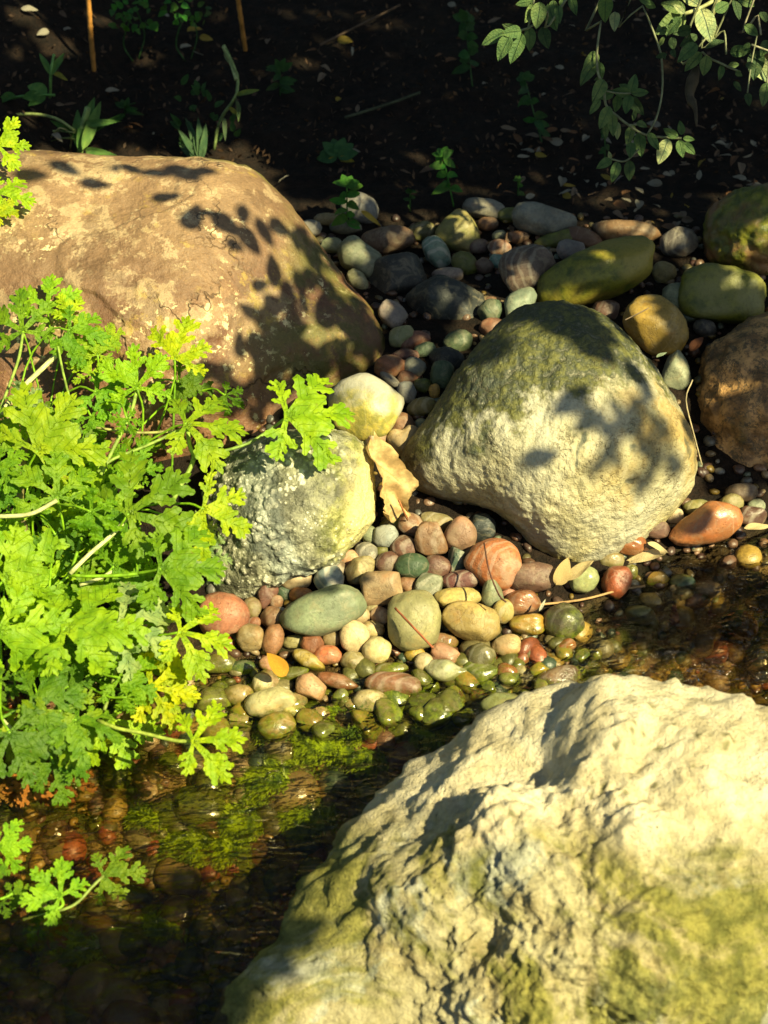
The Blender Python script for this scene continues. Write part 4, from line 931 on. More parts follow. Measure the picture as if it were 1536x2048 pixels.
# trailing water moss on the stream bed
def moss_mesh():
    Vs = []; Fs = []; n = 0
    flow = np.array([-0.85, -0.53, 0])
    clumps = [(560, 1570, 75), (470, 1650, 60), (650, 1500, 60), (740, 1530, 42), (860, 1470, 50), (300, 1640, 40), (250, 1390, 50), (460, 1700, 60), (900, 1440, 50), (560, 1460, 50), (700, 1450, 60), (230, 1490, 45), (160, 1900, 80), (330, 1860, 50), (1000, 1420, 50),
              (780, 1430, 40), (830, 1380, 30), (620, 1640, 60), (380, 1700, 60), (450, 1400, 60)]
    for (cx, cy, r) in clumps:
        for i in range(int(r * rnd.choice([12, 26, 40]))):
            a = rnd.random() * 6.28; q = r * math.sqrt(rnd.random())
            P, t = on_ground(cx + q * math.cos(a), cy + 0.7 * q * math.sin(a), 0.026 * max(0, 1 - q / r) + 0.002)
            if P[2] > -0.008: continue
            L = rnd.uniform(0.004, 0.012); d = flow + rng.normal(size=3) * 0.6; d[2] = rnd.uniform(-.1, .5); d /= np.linalg.norm(d)
            sd = np.cross(d, [0, 0, 1]); sd /= np.linalg.norm(sd); wd = rnd.uniform(0.0006, 0.0014)
            m_ = P + d * L * 0.5 + np.array([0, 0, 0.002]); e = P + d * L
            Vs += [P - sd * wd, P + sd * wd, m_ + sd * wd, m_ - sd * wd, e]
            Fs += [(n, n + 1, n + 2), (n, n + 2, n + 3), (n + 3, n + 2, n + 4)]; n += 5
    return mesh_np('water_moss', np.array(Vs), np.array(Fs))
o = link('water_moss', moss_mesh(), MAT['moss']); o['kind'] = 'stuff'
tag(o, 'bright green water moss trailing over the stream bed', 'moss')
# === PART 3
# ------------------------------------------------------------------ leaves
def lobed_leaf(seed, curl=0.0, dissect=1.0):
    """Deeply cut palmate leaf, base at the origin, middle lobe of length 1 along +Y, upper face +Z."""
    from mathutils.geometry import delaunay_2d_cdt
    r = np.random.default_rng(seed)
    axes = [(0, 1.0), (51, 0.95), (-51, 0.95), (106, 0.74), (-106, 0.74)]
    axes = [(a + r.normal() * 5, L * (1 + r.normal() * 0.07)) for a, L in axes]
    polys = []
    def strip(o, ang, L, w0, w1, taper, teeth, amp):        # a blade of half width w0..w1 with a toothed, rounded end
        n = 22; s = np.linspace(0, 1, n); out = []
        ca, sa = math.cos(ang), math.sin(ang)
        for sgn in (1, -1):
            ph = r.random(); w = (w0 + (w1 - w0) * sstep(0, taper, s)) * np.clip(1 - s ** 4, 0, 1) ** .55
            w = w * (1 + amp * (np.abs(((s * teeth + ph) % 1.0) - .5) * 4 - 1) * (s > .25))
            side = [(s[i] * L, sgn * w[i] * L) for i in range(n)]
            out += side if sgn > 0 else side[::-1][1:]
        polys.append([Vector((o[0] + x * ca - y * sa, o[1] + x * sa + y * ca)) for x, y in out])
    for a, L in axes:
        th = math.radians(90 + a); d = np.array([math.cos(th), math.sin(th)])
        strip((0, 0), th, L, .045, .088, .62, 4.5, .18)
        for s0, ll, sp in ((.38, .36, 48), (.59, .33, 42), (.77, .22, 38)):
            for sg in (1, -1):
                s1 = s0 + r.normal() * .03; l1 = ll * L * (1 + r.normal() * .12)
                strip(d * s1 * L, th + sg * math.radians(sp + r.normal() * 5), l1, .14, .215, .6, 3.0, .28)
    strip((0, -.05), math.radians(90), .22, .22, .26, .5, 0, 0)
    pts = []; faces = []
    for po in polys:
        faces.append(list(range(len(pts), len(pts) + len(po)))); pts += po
    g_ = np.arange(-1.0, 1.01, .07)
    for i, x in enumerate(g_):
        for y in np.arange(-.75, 1.05, .07): pts.append(Vector((x + (.035 if int(round(y / .07)) % 2 else 0), y)))
    vo, eo, fo, _, _, _ = delaunay_2d_cdt(pts, [], faces, 1, 1e-5)
    used = sorted({i for f in fo for i in f}); mp_ = {v: i for i, v in enumerate(used)}
    XY = np.array([vo[i][:] for i in used]); F = [[mp_[i] for i in f] for f in fo]
    aa = np.array([math.radians(90 + a) for a, L in axes]); th = np.arctan2(XY[:, 1], XY[:, 0]); rr = np.hypot(XY[:, 0], XY[:, 1])
    da = np.abs((th[:, None] - aa[None, :] + math.pi) % (2 * math.pi) - math.pi); da = da.min(1)
    S_ = rr * np.cos(da); PP = rr * np.sin(np.minimum(da, 1.5))
    droop = r.uniform(0.05, 0.28) + curl; fold = r.uniform(0.06, 0.16); off = r.random(3) * 30
    P3 = np.stack([XY[:, 0], XY[:, 1], 0 * rr], 1)
    Z = fold * PP - droop * rr ** 2 + 0.06 * np.sin(3.1 * th + off[0]) * rr + 0.10 * fbm(P3 * 3.2 + off, 3) * np.minimum(1, rr * 2)
    V = np.stack([XY[:, 0], XY[:, 1], Z], 1)
    if curl > 0.2:                                  # young crumpled leaf: roll the lobes inwards
        V[:, 2] += 0.9 * curl * rr + 0.10 * np.sin(V[:, 0] * 16 + V[:, 1] * 5) * rr; V[:, 0] *= 0.8
    F = [f if (XY[f[1]] - XY[f[0]])[0] * (XY[f[2]] - XY[f[0]])[1] - (XY[f[1]] - XY[f[0]])[1] * (XY[f[2]] - XY[f[0]])[0] > 0 else f[::-1] for f in F]
    me = mesh_np('leaf', V, np.array(F)); uv = me.uv_layers.new(name='vein'); idx = np.zeros(len(me.loops), dtype=np.int32); me.loops.foreach_get('vertex_index', idx)
    uv.data.foreach_set('uv', np.stack([S_, PP], 1).astype(np.float32)[idx].ravel())
    return me
def ovate_leaf(seed, width=0.42, droop=0.15, fold=0.25, name='leaf'):
    r = np.random.default_rng(seed); n = 12; V = []; UVs = []
    cols_ = [-1, -0.5, 0, 0.5, 1]
    for i in range(n + 1):
        s = i / n; h = width * 0.5 * (max(0.0, math.sin(math.pi * min(1, s ** 0.75))) ** 0.8 + 0.02) * (1 - 0.0 * s)
        for c in cols_:
            V.append((c * h, s, fold * abs(c) * h - droop * s * s + 0.02 * math.sin(9 * s + 3 * c + seed))); UVs.append((s, abs(c) * h * 0.6))
    F = [(i * 5 + k, i * 5 + k + 1, (i + 1) * 5 + k + 1, (i + 1) * 5 + k) for i in range(n) for k in range(4)]
    me = mesh_np(name, np.array(V), np.array(F)); uv = me.uv_layers.new(name='vein'); idx = np.zeros(len(me.loops), dtype=np.int32); me.loops.foreach_get('vertex_index', idx)
    uv.data.foreach_set('uv', np.array(UVs, dtype=np.float32)[idx].ravel())
    return me
def orient(ydir, normal):
    y = np.array(ydir, float); y /= np.linalg.norm(y); z = np.array(normal, float); z = z - (z @ y) * y; z /= np.linalg.norm(z); x = np.cross(y, z)
    return Matrix((x, y, z)).transposed()

# ------------------------------------------------------------------ scented geranium on the left bank
GEO = [lobed_leaf(40 + i) for i in range(9)]; CURL = [lobed_leaf(60 + i, 0.35, 1.1) for i in range(2)]
for me in GEO + CURL: me.materials.append(MAT['geranium'])
root, _ = on_ground(-130, 1260, 0.0)
ger = empty('geranium_plant', root); tag(ger, 'bushy bright green geranium with deeply cut leaves, leaning over the stream', 'plant')
def gdepth(py): return 1.55 + (1500 - py) / 900 * 0.27
core = at(60, 1210, 1.70)
BR, MID, DK, PALE, YEL = (.27, .45, .024), (.16, .32, .018), (.095, .21, .011), (.28, .38, .18), (.40, .52, .024)  # BR and YEL hold sunlit tone, DK shaded tone, in the leaf colour
G1 = lambda x, y: (x * .3255, 540 + y * .3255); G2 = lambda x, y: (x * .3255, 900 + y * .3255); G3 = lambda x, y: (x * .3255, 1180 + y * .3255)
N7 = lambda x, y: (x * .2279, 1600 + y * .2279)
# frame, base x, y, direction of the middle lobe (degrees), length, colour, depth offset (towards the viewer +), kind
LV = [(G1, 140, 375, 103, 270, MID, .0, 0), (G1, 290, 235, 88, 200, BR, -.02, 0), (G1, 430, 290, 62, 150, YEL, -.02, 0), (G1, 430, 370, -12, 220, MID, .02, 0), (G1, 600, 520, 85, 160, BR, 0, 0),
 (G1, 840, 720, 100, 265, BR, .02, 0), (G1, 1075, 540, 78, 240, YEL, .03, 0), (G1, 1100, 685, -8, 200, DK, -.03, 0), (G1, 590, 750, -22, 200, MID, 0, 0), (G1, 1385, 770, -25, 140, DK, -.02, 1),
 (G1, 1145, 945, 8, 340, BR, .03, 0), (G1, 780, 915, -60, 120, MID, .03, 1), (G1, 130, 800, -10, 180, PALE, .02, 1), (G1, 230, 1110, 48, 380, BR, .05, 0), (G1, -10, 965, -10, 190, MID, .05, 0),
 (G1, 560, 640, 100, 150, BR, -.02, 0), (G1, 640, 420, 20, 120, BR, -.02, 0), (G1, 560, 900, -60, 130, MID, -.01, 0),
 (G2, 350, 285, 95, 290, MID, .05, 0), (G2, 790, 390, 42, 400, MID, .06, 0), (G2, 560, 380, -25, 200, MID, .07, 1), (G2, 1250, 362, -25, 280, YEL, .04, 0), (G2, 990, 730, -2, 360, MID, .06, 0),
 (G2, 1180, 495, -40, 190, PALE, .0, 1), (G2, 1275, 640, -65, 200, PALE, .0, 1), (G2, 30, 790, 42, 390, BR, .08, 0), (G2, 400, 1100, 3, 430, BR, .08, 0), (G2, 740, 1060, -22, 370, PALE, .04, 0),
 (G2, 1110, 1120, -2, 310, YEL, .03, 0), (G2, -10, 1110, -48, 400, BR, .09, 0), (G2, 700, 715, 35, 250, MID, .02, 0), (G2, -10, 90, -15, 190, MID, .06, 0), (G2, -10, 225, -42, 170, DK, .05, 0),
 (G2, 340, 520, -60, 200, DK, .0, 0), (G2, 850, 780, -70, 200, MID, -.01, 0), (G2, 120, 330, -80, 200, MID, .0, 0),
 (G3, 930, 600, -3, 300, YEL, .0, 0), (G3, 1190, 930, 18, 290, YEL, .06, 0), (G3, 210, 680, 8, 310, DK, .08, 0), (G3, 470, 800, -12, 270, MID, .06, 0), (G3, 370, 750, -72, 330, MID, .07, 0),
 (G3, 60, 880, -58, 340, DK, .08, 0), (G3, 330, 1070, -75, 230, DK, .02, 0), (G3, 450, 1060, -40, 130, DK, .02, 0), (G3, 740, 540, -22, 210, MID, .02, 0), (G3, 780, 660, -20, 130, MID, .03, 1), (G3, -10, 555, -30, 140, DK, .06, 0),
 (G3, 420, 590, 10, 150, DK, .04, 0), (G3, 300, 20, -85, 160, MID, .03, 0),
 (N7, -10, 410, 5, 260, BR, .05, 0), (N7, 530, 840, 135, 340, BR, .03, 0), (N7, 910, 665, 12, 320, MID, .0, 0), (N7, 110, 820, 25, 150, MID, .02, 0), (N7, -10, 590, -20, 100, MID, .04, 0), (N7, 20, 900, -60, 150, DK, .02, 0),
 (N7, 470, 960, 195, 190, DK, -.01, 0), (N7, 340, 1110, 185, 170, DK, -.01, 0), (N7, 420, 1180, -160, 220, (.14, .16, .02), -.015, 0),
 (lambda x, y: (x * .5, 480 + y * .5), 1150, 702, 8, 250, BR, .045, 0), (lambda x, y: (x * .5, y * .5), -10, 580, 5, 125, YEL, .0, 0), (lambda x, y: (x * .5, y * .5), -10, 770, -8, 130, BR, .0, 0), (lambda x, y: (x * .5, y * .5), -20, 830, -15, 90, YEL, .0, 0)]
SCL = {G1: .3255, G2: .3255, G3: .3255, N7: .2279}
stems = []                                          # (points, radius)
def add_leaf(px, py, D, ang, size_px, col, kind, i, nrm=None, drop=0.3):
    P = at(px, py, D); k_ = D / FPX; a = math.radians(ang)
    yd = RV * math.cos(a) + UV * math.sin(a)
    toC = (CAM - P) / np.linalg.norm(CAM - P)
    n = nrm if nrm is not None else 0.62 * toC + 0.38 * np.array([0, 0, 1]) + 0.28 * SUN * rnd.uniform(0, 1) + rng.normal(size=3) * 0.20
    yd = yd - np.array([0, 0, 1]) * drop * 0.2 + rng.normal(size=3) * 0.05
    me = (CURL if kind == 1 else GEO)[i % (2 if kind == 1 else 9)]
    o = link('leaf', me, None, ger, P, orient(yd, n)); s = size_px * k_; o.scale = (s * rnd.uniform(.92, 1.08), s, s)
    o.color = (*[c * rnd.uniform(.88, 1.12) for c in col], 1)
    return P, yd
for i, (fr, x, y, ang, sz, col, dz, kind) in enumerate(LV):
    px, py = fr(x, y); sc_ = SCL.get(fr, .5); D = gdepth(py) - dz
    if py > 1600: D = gdepth(py) + 0.02 - dz
    P, yd = add_leaf(px, py, D, ang, sz * sc_ * 1.12, col, kind, i)
    if py < 1600 and px > 0 and x not in (1190, 1150): stems.append(([P, P - yd * 0.03 + np.array([0, 0, -.01]) + FV * 0.012, P - yd * .06 + FV * 0.045 + (core - P) * 0.25 - np.array([0, 0, .01]), core + rng.normal(size=3) * .03], 0.0013, MID))
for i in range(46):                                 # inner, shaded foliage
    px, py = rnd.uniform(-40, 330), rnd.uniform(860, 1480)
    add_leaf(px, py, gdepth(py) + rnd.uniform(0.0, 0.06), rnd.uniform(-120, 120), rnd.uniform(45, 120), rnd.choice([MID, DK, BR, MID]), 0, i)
for i in range(16):                                 # the unseen side of the bush, beyond the frame edge
    px, py = rnd.uniform(-260, -50), rnd.uniform(900, 1500)
    add_leaf(px, py, gdepth(py) - rnd.uniform(-0.02, 0.08), rnd.uniform(-200, 200), rnd.uniform(80, 120), rnd.choice([MID, DK, BR]), 0, i)
def gs(fr, pts, r, col=(.20, .30, .06), dz=0.01):
    q = [];
    for (x, y) in pts:
        px, py = fr(x, y); q.append(at(px, py, gdepth(py) - dz))
    stems.append((q, r, col))
PS = (.45, .48, .24)
gs(G1, [(425, 425), (360, 510), (110, 750), (0, 890), (-80, 980)], .0032, PS, -.005); gs(G1, [(140, 390), (110, 560), (0, 860)], .0018); gs(G1, [(345, 410), (390, 640), (455, 890)], .0015)
gs(G1, [(840, 740), (800, 890), (690, 1110), (620, 1260)], .0022); gs(G1, [(1110, 980), (900, 1080), (700, 1160), (600, 1240)], .0018); gs(G1, [(1090, 990), (850, 1000), (590, 970)], .0016, (.32, .33, .12), -.01)
gs(G1, [(1080, 600), (1070, 820), (1055, 1290)], .0014, DK, -.02); gs(G1, [(1150, 960), (1165, 1080), (1190, 1160), (1130, 1290), (1060, 1420)], .0026); gs(G1, [(1770, 900), (1536, 1060), (1300, 1130), (1190, 1160)], .0018, (.16, .26, .05), .02)
gs(G2, [(-60, 410), (180, 395), (350, 310)], .0024, PS, .05); gs(G2, [(795, 400), (700, 510), (550, 640), (430, 760)], .0024, PS, .045); gs(G2, [(985, 735), (800, 765), (600, 775), (420, 770)], .0019, MID, .04)
gs(G2, [(720, 730), (610, 790), (490, 830)], .0020, PS, .015); gs(G2, [(500, 540), (430, 750), (330, 850)], .0018, MID, .02); gs(G3, [(1190, 930), (1070, 925), (880, 880), (720, 850), (600, 800)], .0019, (.26, .34, .06), .05)
gs(G3, [(730, 430), (690, 580), (640, 740)], .0020, (.16, .22, .05), .01); gs(G3, [(0, 790), (100, 740), (210, 680)], .0019, DK, .07); gs(G3, [(10, 790), (70, 850), (120, 900)], .0015, PS, .05)
gs(N7, [(910, 665), (800, 770), (690, 890), (560, 960), (200, 1050)], .0016, (.16, .22, .05), -.02); gs(N7, [(530, 840), (545, 930), (400, 1000)], .0016, MID, .0); gs(N7, [(0, 870), (60, 850), (110, 820)], .0014, MID, .0)
gs(N7, [(60, 890), (160, 930), (260, 980)], .0020, (.22, .09, .03), -.02)
for pts, r, col in stems:
    V, F = tube(spline(pts, 14), r, 6)
    o = link('stem', mesh_list('stem', V, F), MAT['stem'], ger); o.color = (*col, 1)
V, F = tube(spline([root - np.array([0, 0, .02]), root * 0.5 + core * 0.5 + np.array([-.02, 0, .02]), core, at(40, 1000, 1.70), at(60, 820, 1.76)], 20), [.006] * 20, 7) if False else tube(spline([root - np.array([0, 0, .02]), core, at(40, 1000, 1.70), at(60, 820, 1.76)], 18), 0.0045, 7)
o = link('stem', mesh_list('stem', V, F), MAT['stem'], ger); o.color = (.16, .14, .06, 1)

# fallen lobed leaves at the water edge
def fallen(name, me, px, py, D, ang, size, col, label, group=None, nrm=None, mat=None, ground=False, lift=0.004):
    if ground: P, D = on_ground(px, py, lift)
    else: P = at(px, py, D)
    a = math.radians(ang); yd = RV * math.cos(a) + np.array([0, 1, 0]) * math.sin(a)
    n = nrm if nrm is not None else np.array([0, 0, 1]) + rng.normal(size=3) * 0.25
    o = link(name, me, mat, None, P, orient(yd, n)); s = size * D / FPX; o.scale = (s, s, s); o.color = (*col, 1)
    return tag(o, label, 'leaf', group)
def copy_mesh(me, mat):
    m2 = me.copy(); m2.materials.clear(); m2.materials.append(mat); return m2
dead_lobed = [copy_mesh(GEO[0], MAT['dry']), copy_mesh(GEO[3], MAT['dry'])]
fallen('fallen_leaf', dead_lobed[0], 62, 1560, 1.585, -95, 66, (.30, .11, .015), 'orange brown dead lobed leaf trailing in the stream below the geranium')
fallen('fallen_leaf', dead_lobed[1], 140, 1560, 1.60, -20, 55, (.26, .09, .015), 'small orange dead leaf half hidden under the lowest geranium leaves')
fallen('fallen_leaf', dead_lobed[1], 0, 1575, 1.59, 20, 60, (.30, .15, .03), 'yellowish brown dead lobed leaf beside the orange brown one')
fallen('fallen_leaf', dead_lobed[0], 100, 1860, 1.50, -90, 48, (.22, .08, .015), 'brown dead lobed leaf sunk under the water near a lone geranium sprig')

# the big curled dry leaf between the boulders
def dry_curl():
    n, mcols = 26, 13; V = []; UVs = []
    cpts = spline([(0.0, 0.0, 0), (-0.004, 0.020, .004), (0.000, 0.045, .010), (-0.012, 0.075, .006), (-0.018, 0.105, .0)], n); n = len(cpts)
    for i in range(n):
        s = i / (n - 1); hw = (0.019 + 0.0013 * math.sin(s * 31) + 0.0012 * math.sin(s * 57 + 1)) * (0.55 + 0.75 * math.sin(math.pi * (0.12 + 0.8 * s)) ** 1.2) * (1 + 0.18 * math.sin(s * 17)) * (1 - 0.55 * sstep(.85, 1, s))
        for j in range(mcols):
            c = -1 + 2 * j / (mcols - 1)
            roll = 1.5 - 0.4 * math.sin(s * 5)
            a = c * roll if c < 0 else c * 0.75
            V.append((cpts[i][0] + hw * math.sin(a) * (1.0 if c > 0 else .75), cpts[i][1] + 0.006 * math.sin(c * 4 + s * 6), cpts[i][2] + hw * (1 - math.cos(a)) * .9 + 0.003 * math.sin(s * 15 + c * 3)))
    F = [(i * mcols + j, i * mcols + j + 1, (i + 1) * mcols + j + 1, (i + 1) * mcols + j) for i in range(n - 1) for j in range(mcols - 1)]
    me = mesh_np('dry_leaf', np.array(V), np.array(F)[:, ::-1]); return me
Pd, td = on_ground(790, 1045, 0.016)
dl = empty('dry_leaf', Pd); tag(dl, 'large curled tan dry leaf lying between the knobbly boulder and the cream boulder', 'leaf')
me = dry_curl(); me.materials.append(MAT['dry'])
o = link('blade', me, None, dl, Pd + np.array([0.004, 0, 0.008]), orient(UV * 0.98 + RV * -0.10 + np.array([0, 0, .1]), -FV * 0.95 + RV * 0.2)); o.color = (.56, .40, .20, 1); o.scale = (1.15, 0.93, 1.1)
V, F = tube(spline([at(798, 1000, td - .03), at(806, 1020, td - .025), at(815, 1040, td - .012)], 6), 0.0012, 5); o = link('leaf_stalk', mesh_list('leaf_stalk', V, F), MAT['bark'], dl); o.color = (.30, .12, .05, 1)

# small leaves caught on the stones, slim pale leaves at the stream edge
OV = [ovate_leaf(i, w_, d_, f_) for i, (w_, d_, f_) in enumerate([(.42, .15, .3), (.5, .3, .5), (.3, .1, .3), (.24, .35, .4), (.55, .05, .6), (.36, -.2, .5)])]
DRY = [copy_mesh(m_, MAT['dry']) for m_ in OV]
def caught(px, py, dx, dy, col, label, k=0, lift=.02, wid=1.0):
    P, t = on_ground(px, py, lift); Q = at(dx, dy, t - 0.004); d = Q - P; L = np.linalg.norm(d)
    o = link('fallen_leaf', DRY[k], None, None, P, orient(d, np.array([0, -.35, .9]) + rng.normal(size=3) * .2)); o.scale = (L * wid, L, L); o.color = (*col, 1)
    return tag(o, label, 'leaf')
caught(572, 1352, 538, 1306, (.55, .28, .035), 'small orange leaf lying on a pink pebble at the water edge', 1, .045, 1.15)
caught(1334, 1104, 1248, 1118, (.66, .55, .33), 'slim cream leaf floating by the shiny orange pebble', 3, .022)
caught(1295, 1085, 1338, 1104, (.66, .55, .33), 'bent cream leaf tip beside the slim floating one', 2, .03)
caught(1130, 1160, 1190, 1126, (.62, .50, .28), 'pale curled leaf against the foot of the cream boulder', 5, .03)
caught(1112, 1170, 1140, 1118, (.50, .38, .19), 'broad tan leaf standing beside the purple oval pebble', 1, .03, 1.1)
caught(1078, 1222, 1092, 1198, (.55, .55, .45), 'narrow whitish leaf sliver beside the wet red brown pebble', 2, .03, .7)
caught(1488, 1056, 1545, 1050, (.64, .52, .30), 'cream leaf beside the dark maroon stone', 2, .03)
caught(1380, 702, 1406, 672, (.16, .06, .03), 'brown curled leaf between the ochre egg stone and the granite boulder', 1, .03)
caught(1312, 714, 1334, 704, (.26, .34, .24), 'tiny pale green leaf above the wedged grey green stone', 2, .05)
caught(722, 422, 762, 446, (.50, .36, .06), 'yellow leaf lying among stones under the leafy seedling', 3, .03)

# twigs on the pebbles
def twig(pts, r, col, label, lift=.03):
    q = []
    for i, (px, py) in enumerate(pts): P, t = on_ground(px, py, lift); q.append(P)
    V, F = tube(spline(q, 12), r, 6); o = link('twig', mesh_list('twig', V, F), MAT['bark'], None)
    o.color = (*col, 1); return tag(o, label, 'twig')
twig([(790, 1216), (830, 1258), (866, 1296)], .0013, (.30, .10, .05), 'straight reddish twig lying across the large grey olive stone', .062)
twig([(968, 1086), (978, 1140), (998, 1190), (1012, 1204)], .0010, (.09, .04, .03), 'thin dark twig bending over the orange red dome pebble', .075)
twig([(1052, 1212), (1160, 1200), (1240, 1180), (1290, 1172)], .0014, (.34, .22, .11), 'pale reed stalk at the edge of the flowing water', .012)
twig([(1250, 640), (1300, 615), (1312, 606)], .0008, (.16, .12, .09), 'fine stalk above the ochre egg shaped stone', .06)
twig([(1385, 760), (1372, 800), (1388, 870), (1404, 930)], .0009, (.35, .30, .20), 'long pale root fibre hanging beside the granite boulder', .05)

# ------------------------------------------------------------------ overhanging shrub, top right
W = lambda x, y: (940 + x * .388, y * .388)
SD = 1.80
sroot = np.array([1.05, 0.75, float(terrain(1.05, 0.75))])
shr = empty('overhanging_shrub', sroot); tag(shr, 'grey green shrub whose stems of paired oval leaves droop over the bank', 'shrub')
SG = (.085, .155, .055); SL = (.125, .19, .07); SP = (.34, .40, .21); SDK = (.045, .085, .035)
SLV = [(180, 160, 60, 228, SG), (205, 180, 142, 308, SG), (268, 172, 208, 328, SG), (305, 140, 312, 262, SG), (262, 165, 165, 128, SL), (265, 160, 172, 170, SG), (330, 20, 284, 118, SL), (362, 10, 342, 146, SL), (402, 20, 440, 152, SG), (480, -10, 470, 40, SG), (520, -20, 548, 78, SG),
 (372, 140, 402, 248, SDK), (325, 5, 238, 22, SG), (430, 0, 425, 110, SL), (455, 30, 462, 120, SG),
 (702, -20, 692, 108, (.10, .17, .04)), (748, 60, 744, 154, SP), (655, 268, 592, 362, SL), (658, 300, 568, 440, SL), (662, 320, 682, 412, SG), (664, 400, 640, 412, SL), (690, 410, 640, 518, SL), (672, 512, 616, 590, SL), (742, 478, 660, 505, SG), (828, 482, 732, 468, SG), (828, 478, 856, 380, SG), (830, 482, 924, 474, SG),
 (826, 490, 800, 582, SG), (832, 500, 890, 594, SDK), (722, 548, 668, 662, SL), (732, 585, 738, 702, SL), (765, 490, 752, 578, SG), (842, 645, 806, 748, SL), (872, 680, 882, 806, SG), (918, 685, 975, 775, SG), (1022, 716, 972, 846, SP), (1072, 708, 996, 664, SG), (1092, 695, 1084, 622, SG), (1098, 712, 1160, 720, SG), (1078, 722, 1098, 810, SG), (1098, 735, 1162, 796, SG),
 (765, 630, 752, 720, SP), (695, 640, 702, 718, SL), (832, 735, 826, 806, SG), (820, 460, 768, 430, SG), (730, 822, 655, 862, SG), (762, 835, 730, 940, SG), (822, 826, 822, 935, SDK), (724, 822, 716, 780, SP), (860, 630, 910, 650, SL), (850, 570, 840, 625, SDK),
 (1190, 45, 1248, 214, SP), (1112, 68, 962, 172, SL), (1110, 60, 985, 5, SL), (1182, 30, 1080, -30, SP), (1262, 60, 1340, 10, SG), (1105, 70, 1050, 20, SP), (1090, 90, 1005, 178, SG), (1200, 40, 1262, 200, SP), (1140, 150, 1050, 170, SDK), (1170, 180, 1085, 235, SDK), (1170, 225, 1075, 310, SG), (1195, 270, 1105, 368, SL), (1222, 285, 1205, 392, SL), (1310, 210, 1210, 240, SDK),
 (1340, 270, 1450, 256, SG), (1300, 335, 1284, 414, SG), (1460, 290, 1540, 418, SP), (1530, 425, 1510, 546, SL), (1480, 260, 1465, 400, SDK), (1540, 210, 1500, 290, SG), (1415, 130, 1490, 182, SG), (1360, 0, 1395, 95, SDK), (1380, -10, 1475, 30, SL), (1000, 190, 975, 240, SL), (1040, 190, 1050, 260, SDK), (1015, 280, 955, 295, SDK), (1000, 280, 1005, 305, SDK), (1040, 255, 1060, 295, SDK),
 (1420, 330, 1480, 350, SDK), (1360, 420, 1400, 470, SDK), (1430, 480, 1440, 540, SDK), (1330, 340, 1390, 330, SL), (1370, 370, 1400, 390, SL), (1500, 60, 1530, 110, SDK), (1440, 220, 1400, 290, SG), (870, -10, 940, 25, SG), (900, 10, 960, 40, SG)]
SAGE = [ovate_leaf(20 + i, w_, d_, f_) for i, (w_, d_, f_) in enumerate([(.46, .12, .25), (.5, .2, .3), (.42, .05, .35), (.54, .15, .2)])]
for me in SAGE: me.materials.append(MAT['sage'])
for i, (x0, y0, x1, y1, col) in enumerate(SLV):
    p0 = W(x0, y0); p1 = W(x1, y1); D = SD + rnd.uniform(-.03, .03)
    P = at(*p0, D); Q = at(*p1, D + rnd.uniform(-.012, .008)); d = Q - P; L = np.linalg.norm(d)
    toC = (CAM - P) / np.linalg.norm(CAM - P)
    o = link('leaf', SAGE[i % 4], None, shr, P, orient(d, toC + rng.normal(size=3) * .28 + np.array([0, 0, .25]))); o.scale = (L * rnd.uniform(.95, 1.15), L, L); o.color = (*col, 1)
hub = np.array([0.75, 0.55, 1.25])
def sst(pts, r, up=True, col=(.17, .19, .11)):
    q = [at(*W(x, y), SD) for (x, y) in pts]
    if up:
        e = q[0]; q = [hub + rng.normal(size=3) * .05, (hub + e) / 2 + np.array([0, 0, .10]), ] + q
    V, F = tube(spline(q, 24), r, 6); o = link('branch', mesh_list('branch', V, F), MAT['stem'], shr); o.color = (*col, 1)
sst([(520, -40), (400, 60), (300, 145), (180, 165)], .0014); sst([(690, -40), (675, 110), (655, 260), (660, 380), (690, 440), (700, 540), (760, 600), (870, 680), (960, 705), (1090, 712)], .0015)
sst([(870, 770), (800, 830), (725, 820)], .0011, False); sst([(840, -30), (890, 30), (970, 230), (990, 330), (990, 480), (960, 610), (915, 690)], .0012); sst([(1300, -30), (1270, -5), (1180, 45), (1105, 72)], .0024, True, PS)
sst([(1250, 60), (1310, 160), (1320, 280)], .0012); sst([(1140, 120), (1200, 270), (1300, 330), (1395, 372)], .0014); sst([(1330, 40), (1270, 130), (1180, 240)], .0012); sst([(1470, -20), (1485, 80), (1500, 180)], .0012, True, (.25, .24, .17)); sst([(1620, 290), (1540, 262), (1450, 230)], .0013, True, (.3, .3, .2))
sst([(700, 470), (760, 480), (828, 482)], .0010, False); sst([(760, 600), (810, 640), (900, 640)], .0009, False); sst([(1480, 180), (1450, 330), (1430, 480)], .0010, False); sst([(330, 0), (320, 60), (300, 140)], .0012, False)
V, F = tube(spline([at(*W(1170, 340), SD), at(*W(1130, 480), SD + .01), at(*W(1160, 560), SD), at(*W(1168, 650), SD)], 12), [.003, .006, .008, .007, .006, .005, .006, .004, .003, .002, .002, .001][:len(spline([(0, 0, 0), (1, 0, 0), (2, 0, 0), (3, 0, 0)], 12))], 5)
o = link('withered_leaf', mesh_list('withered_leaf', V, F), MAT['bark'], shr); o.color = (.06, .05, .035, 1)
V, F = tube(spline([sroot - np.array([0, 0, .05]), sroot + np.array([-.05, -.03, .5]), hub + np.array([.06, .05, -.1]), hub + np.array([-.1, -.1, .35])], 20), 0.02, 9)
o = link('trunk', mesh_list('trunk', V, F), MAT['bark'], shr); o.color = (.10, .075, .05, 1)

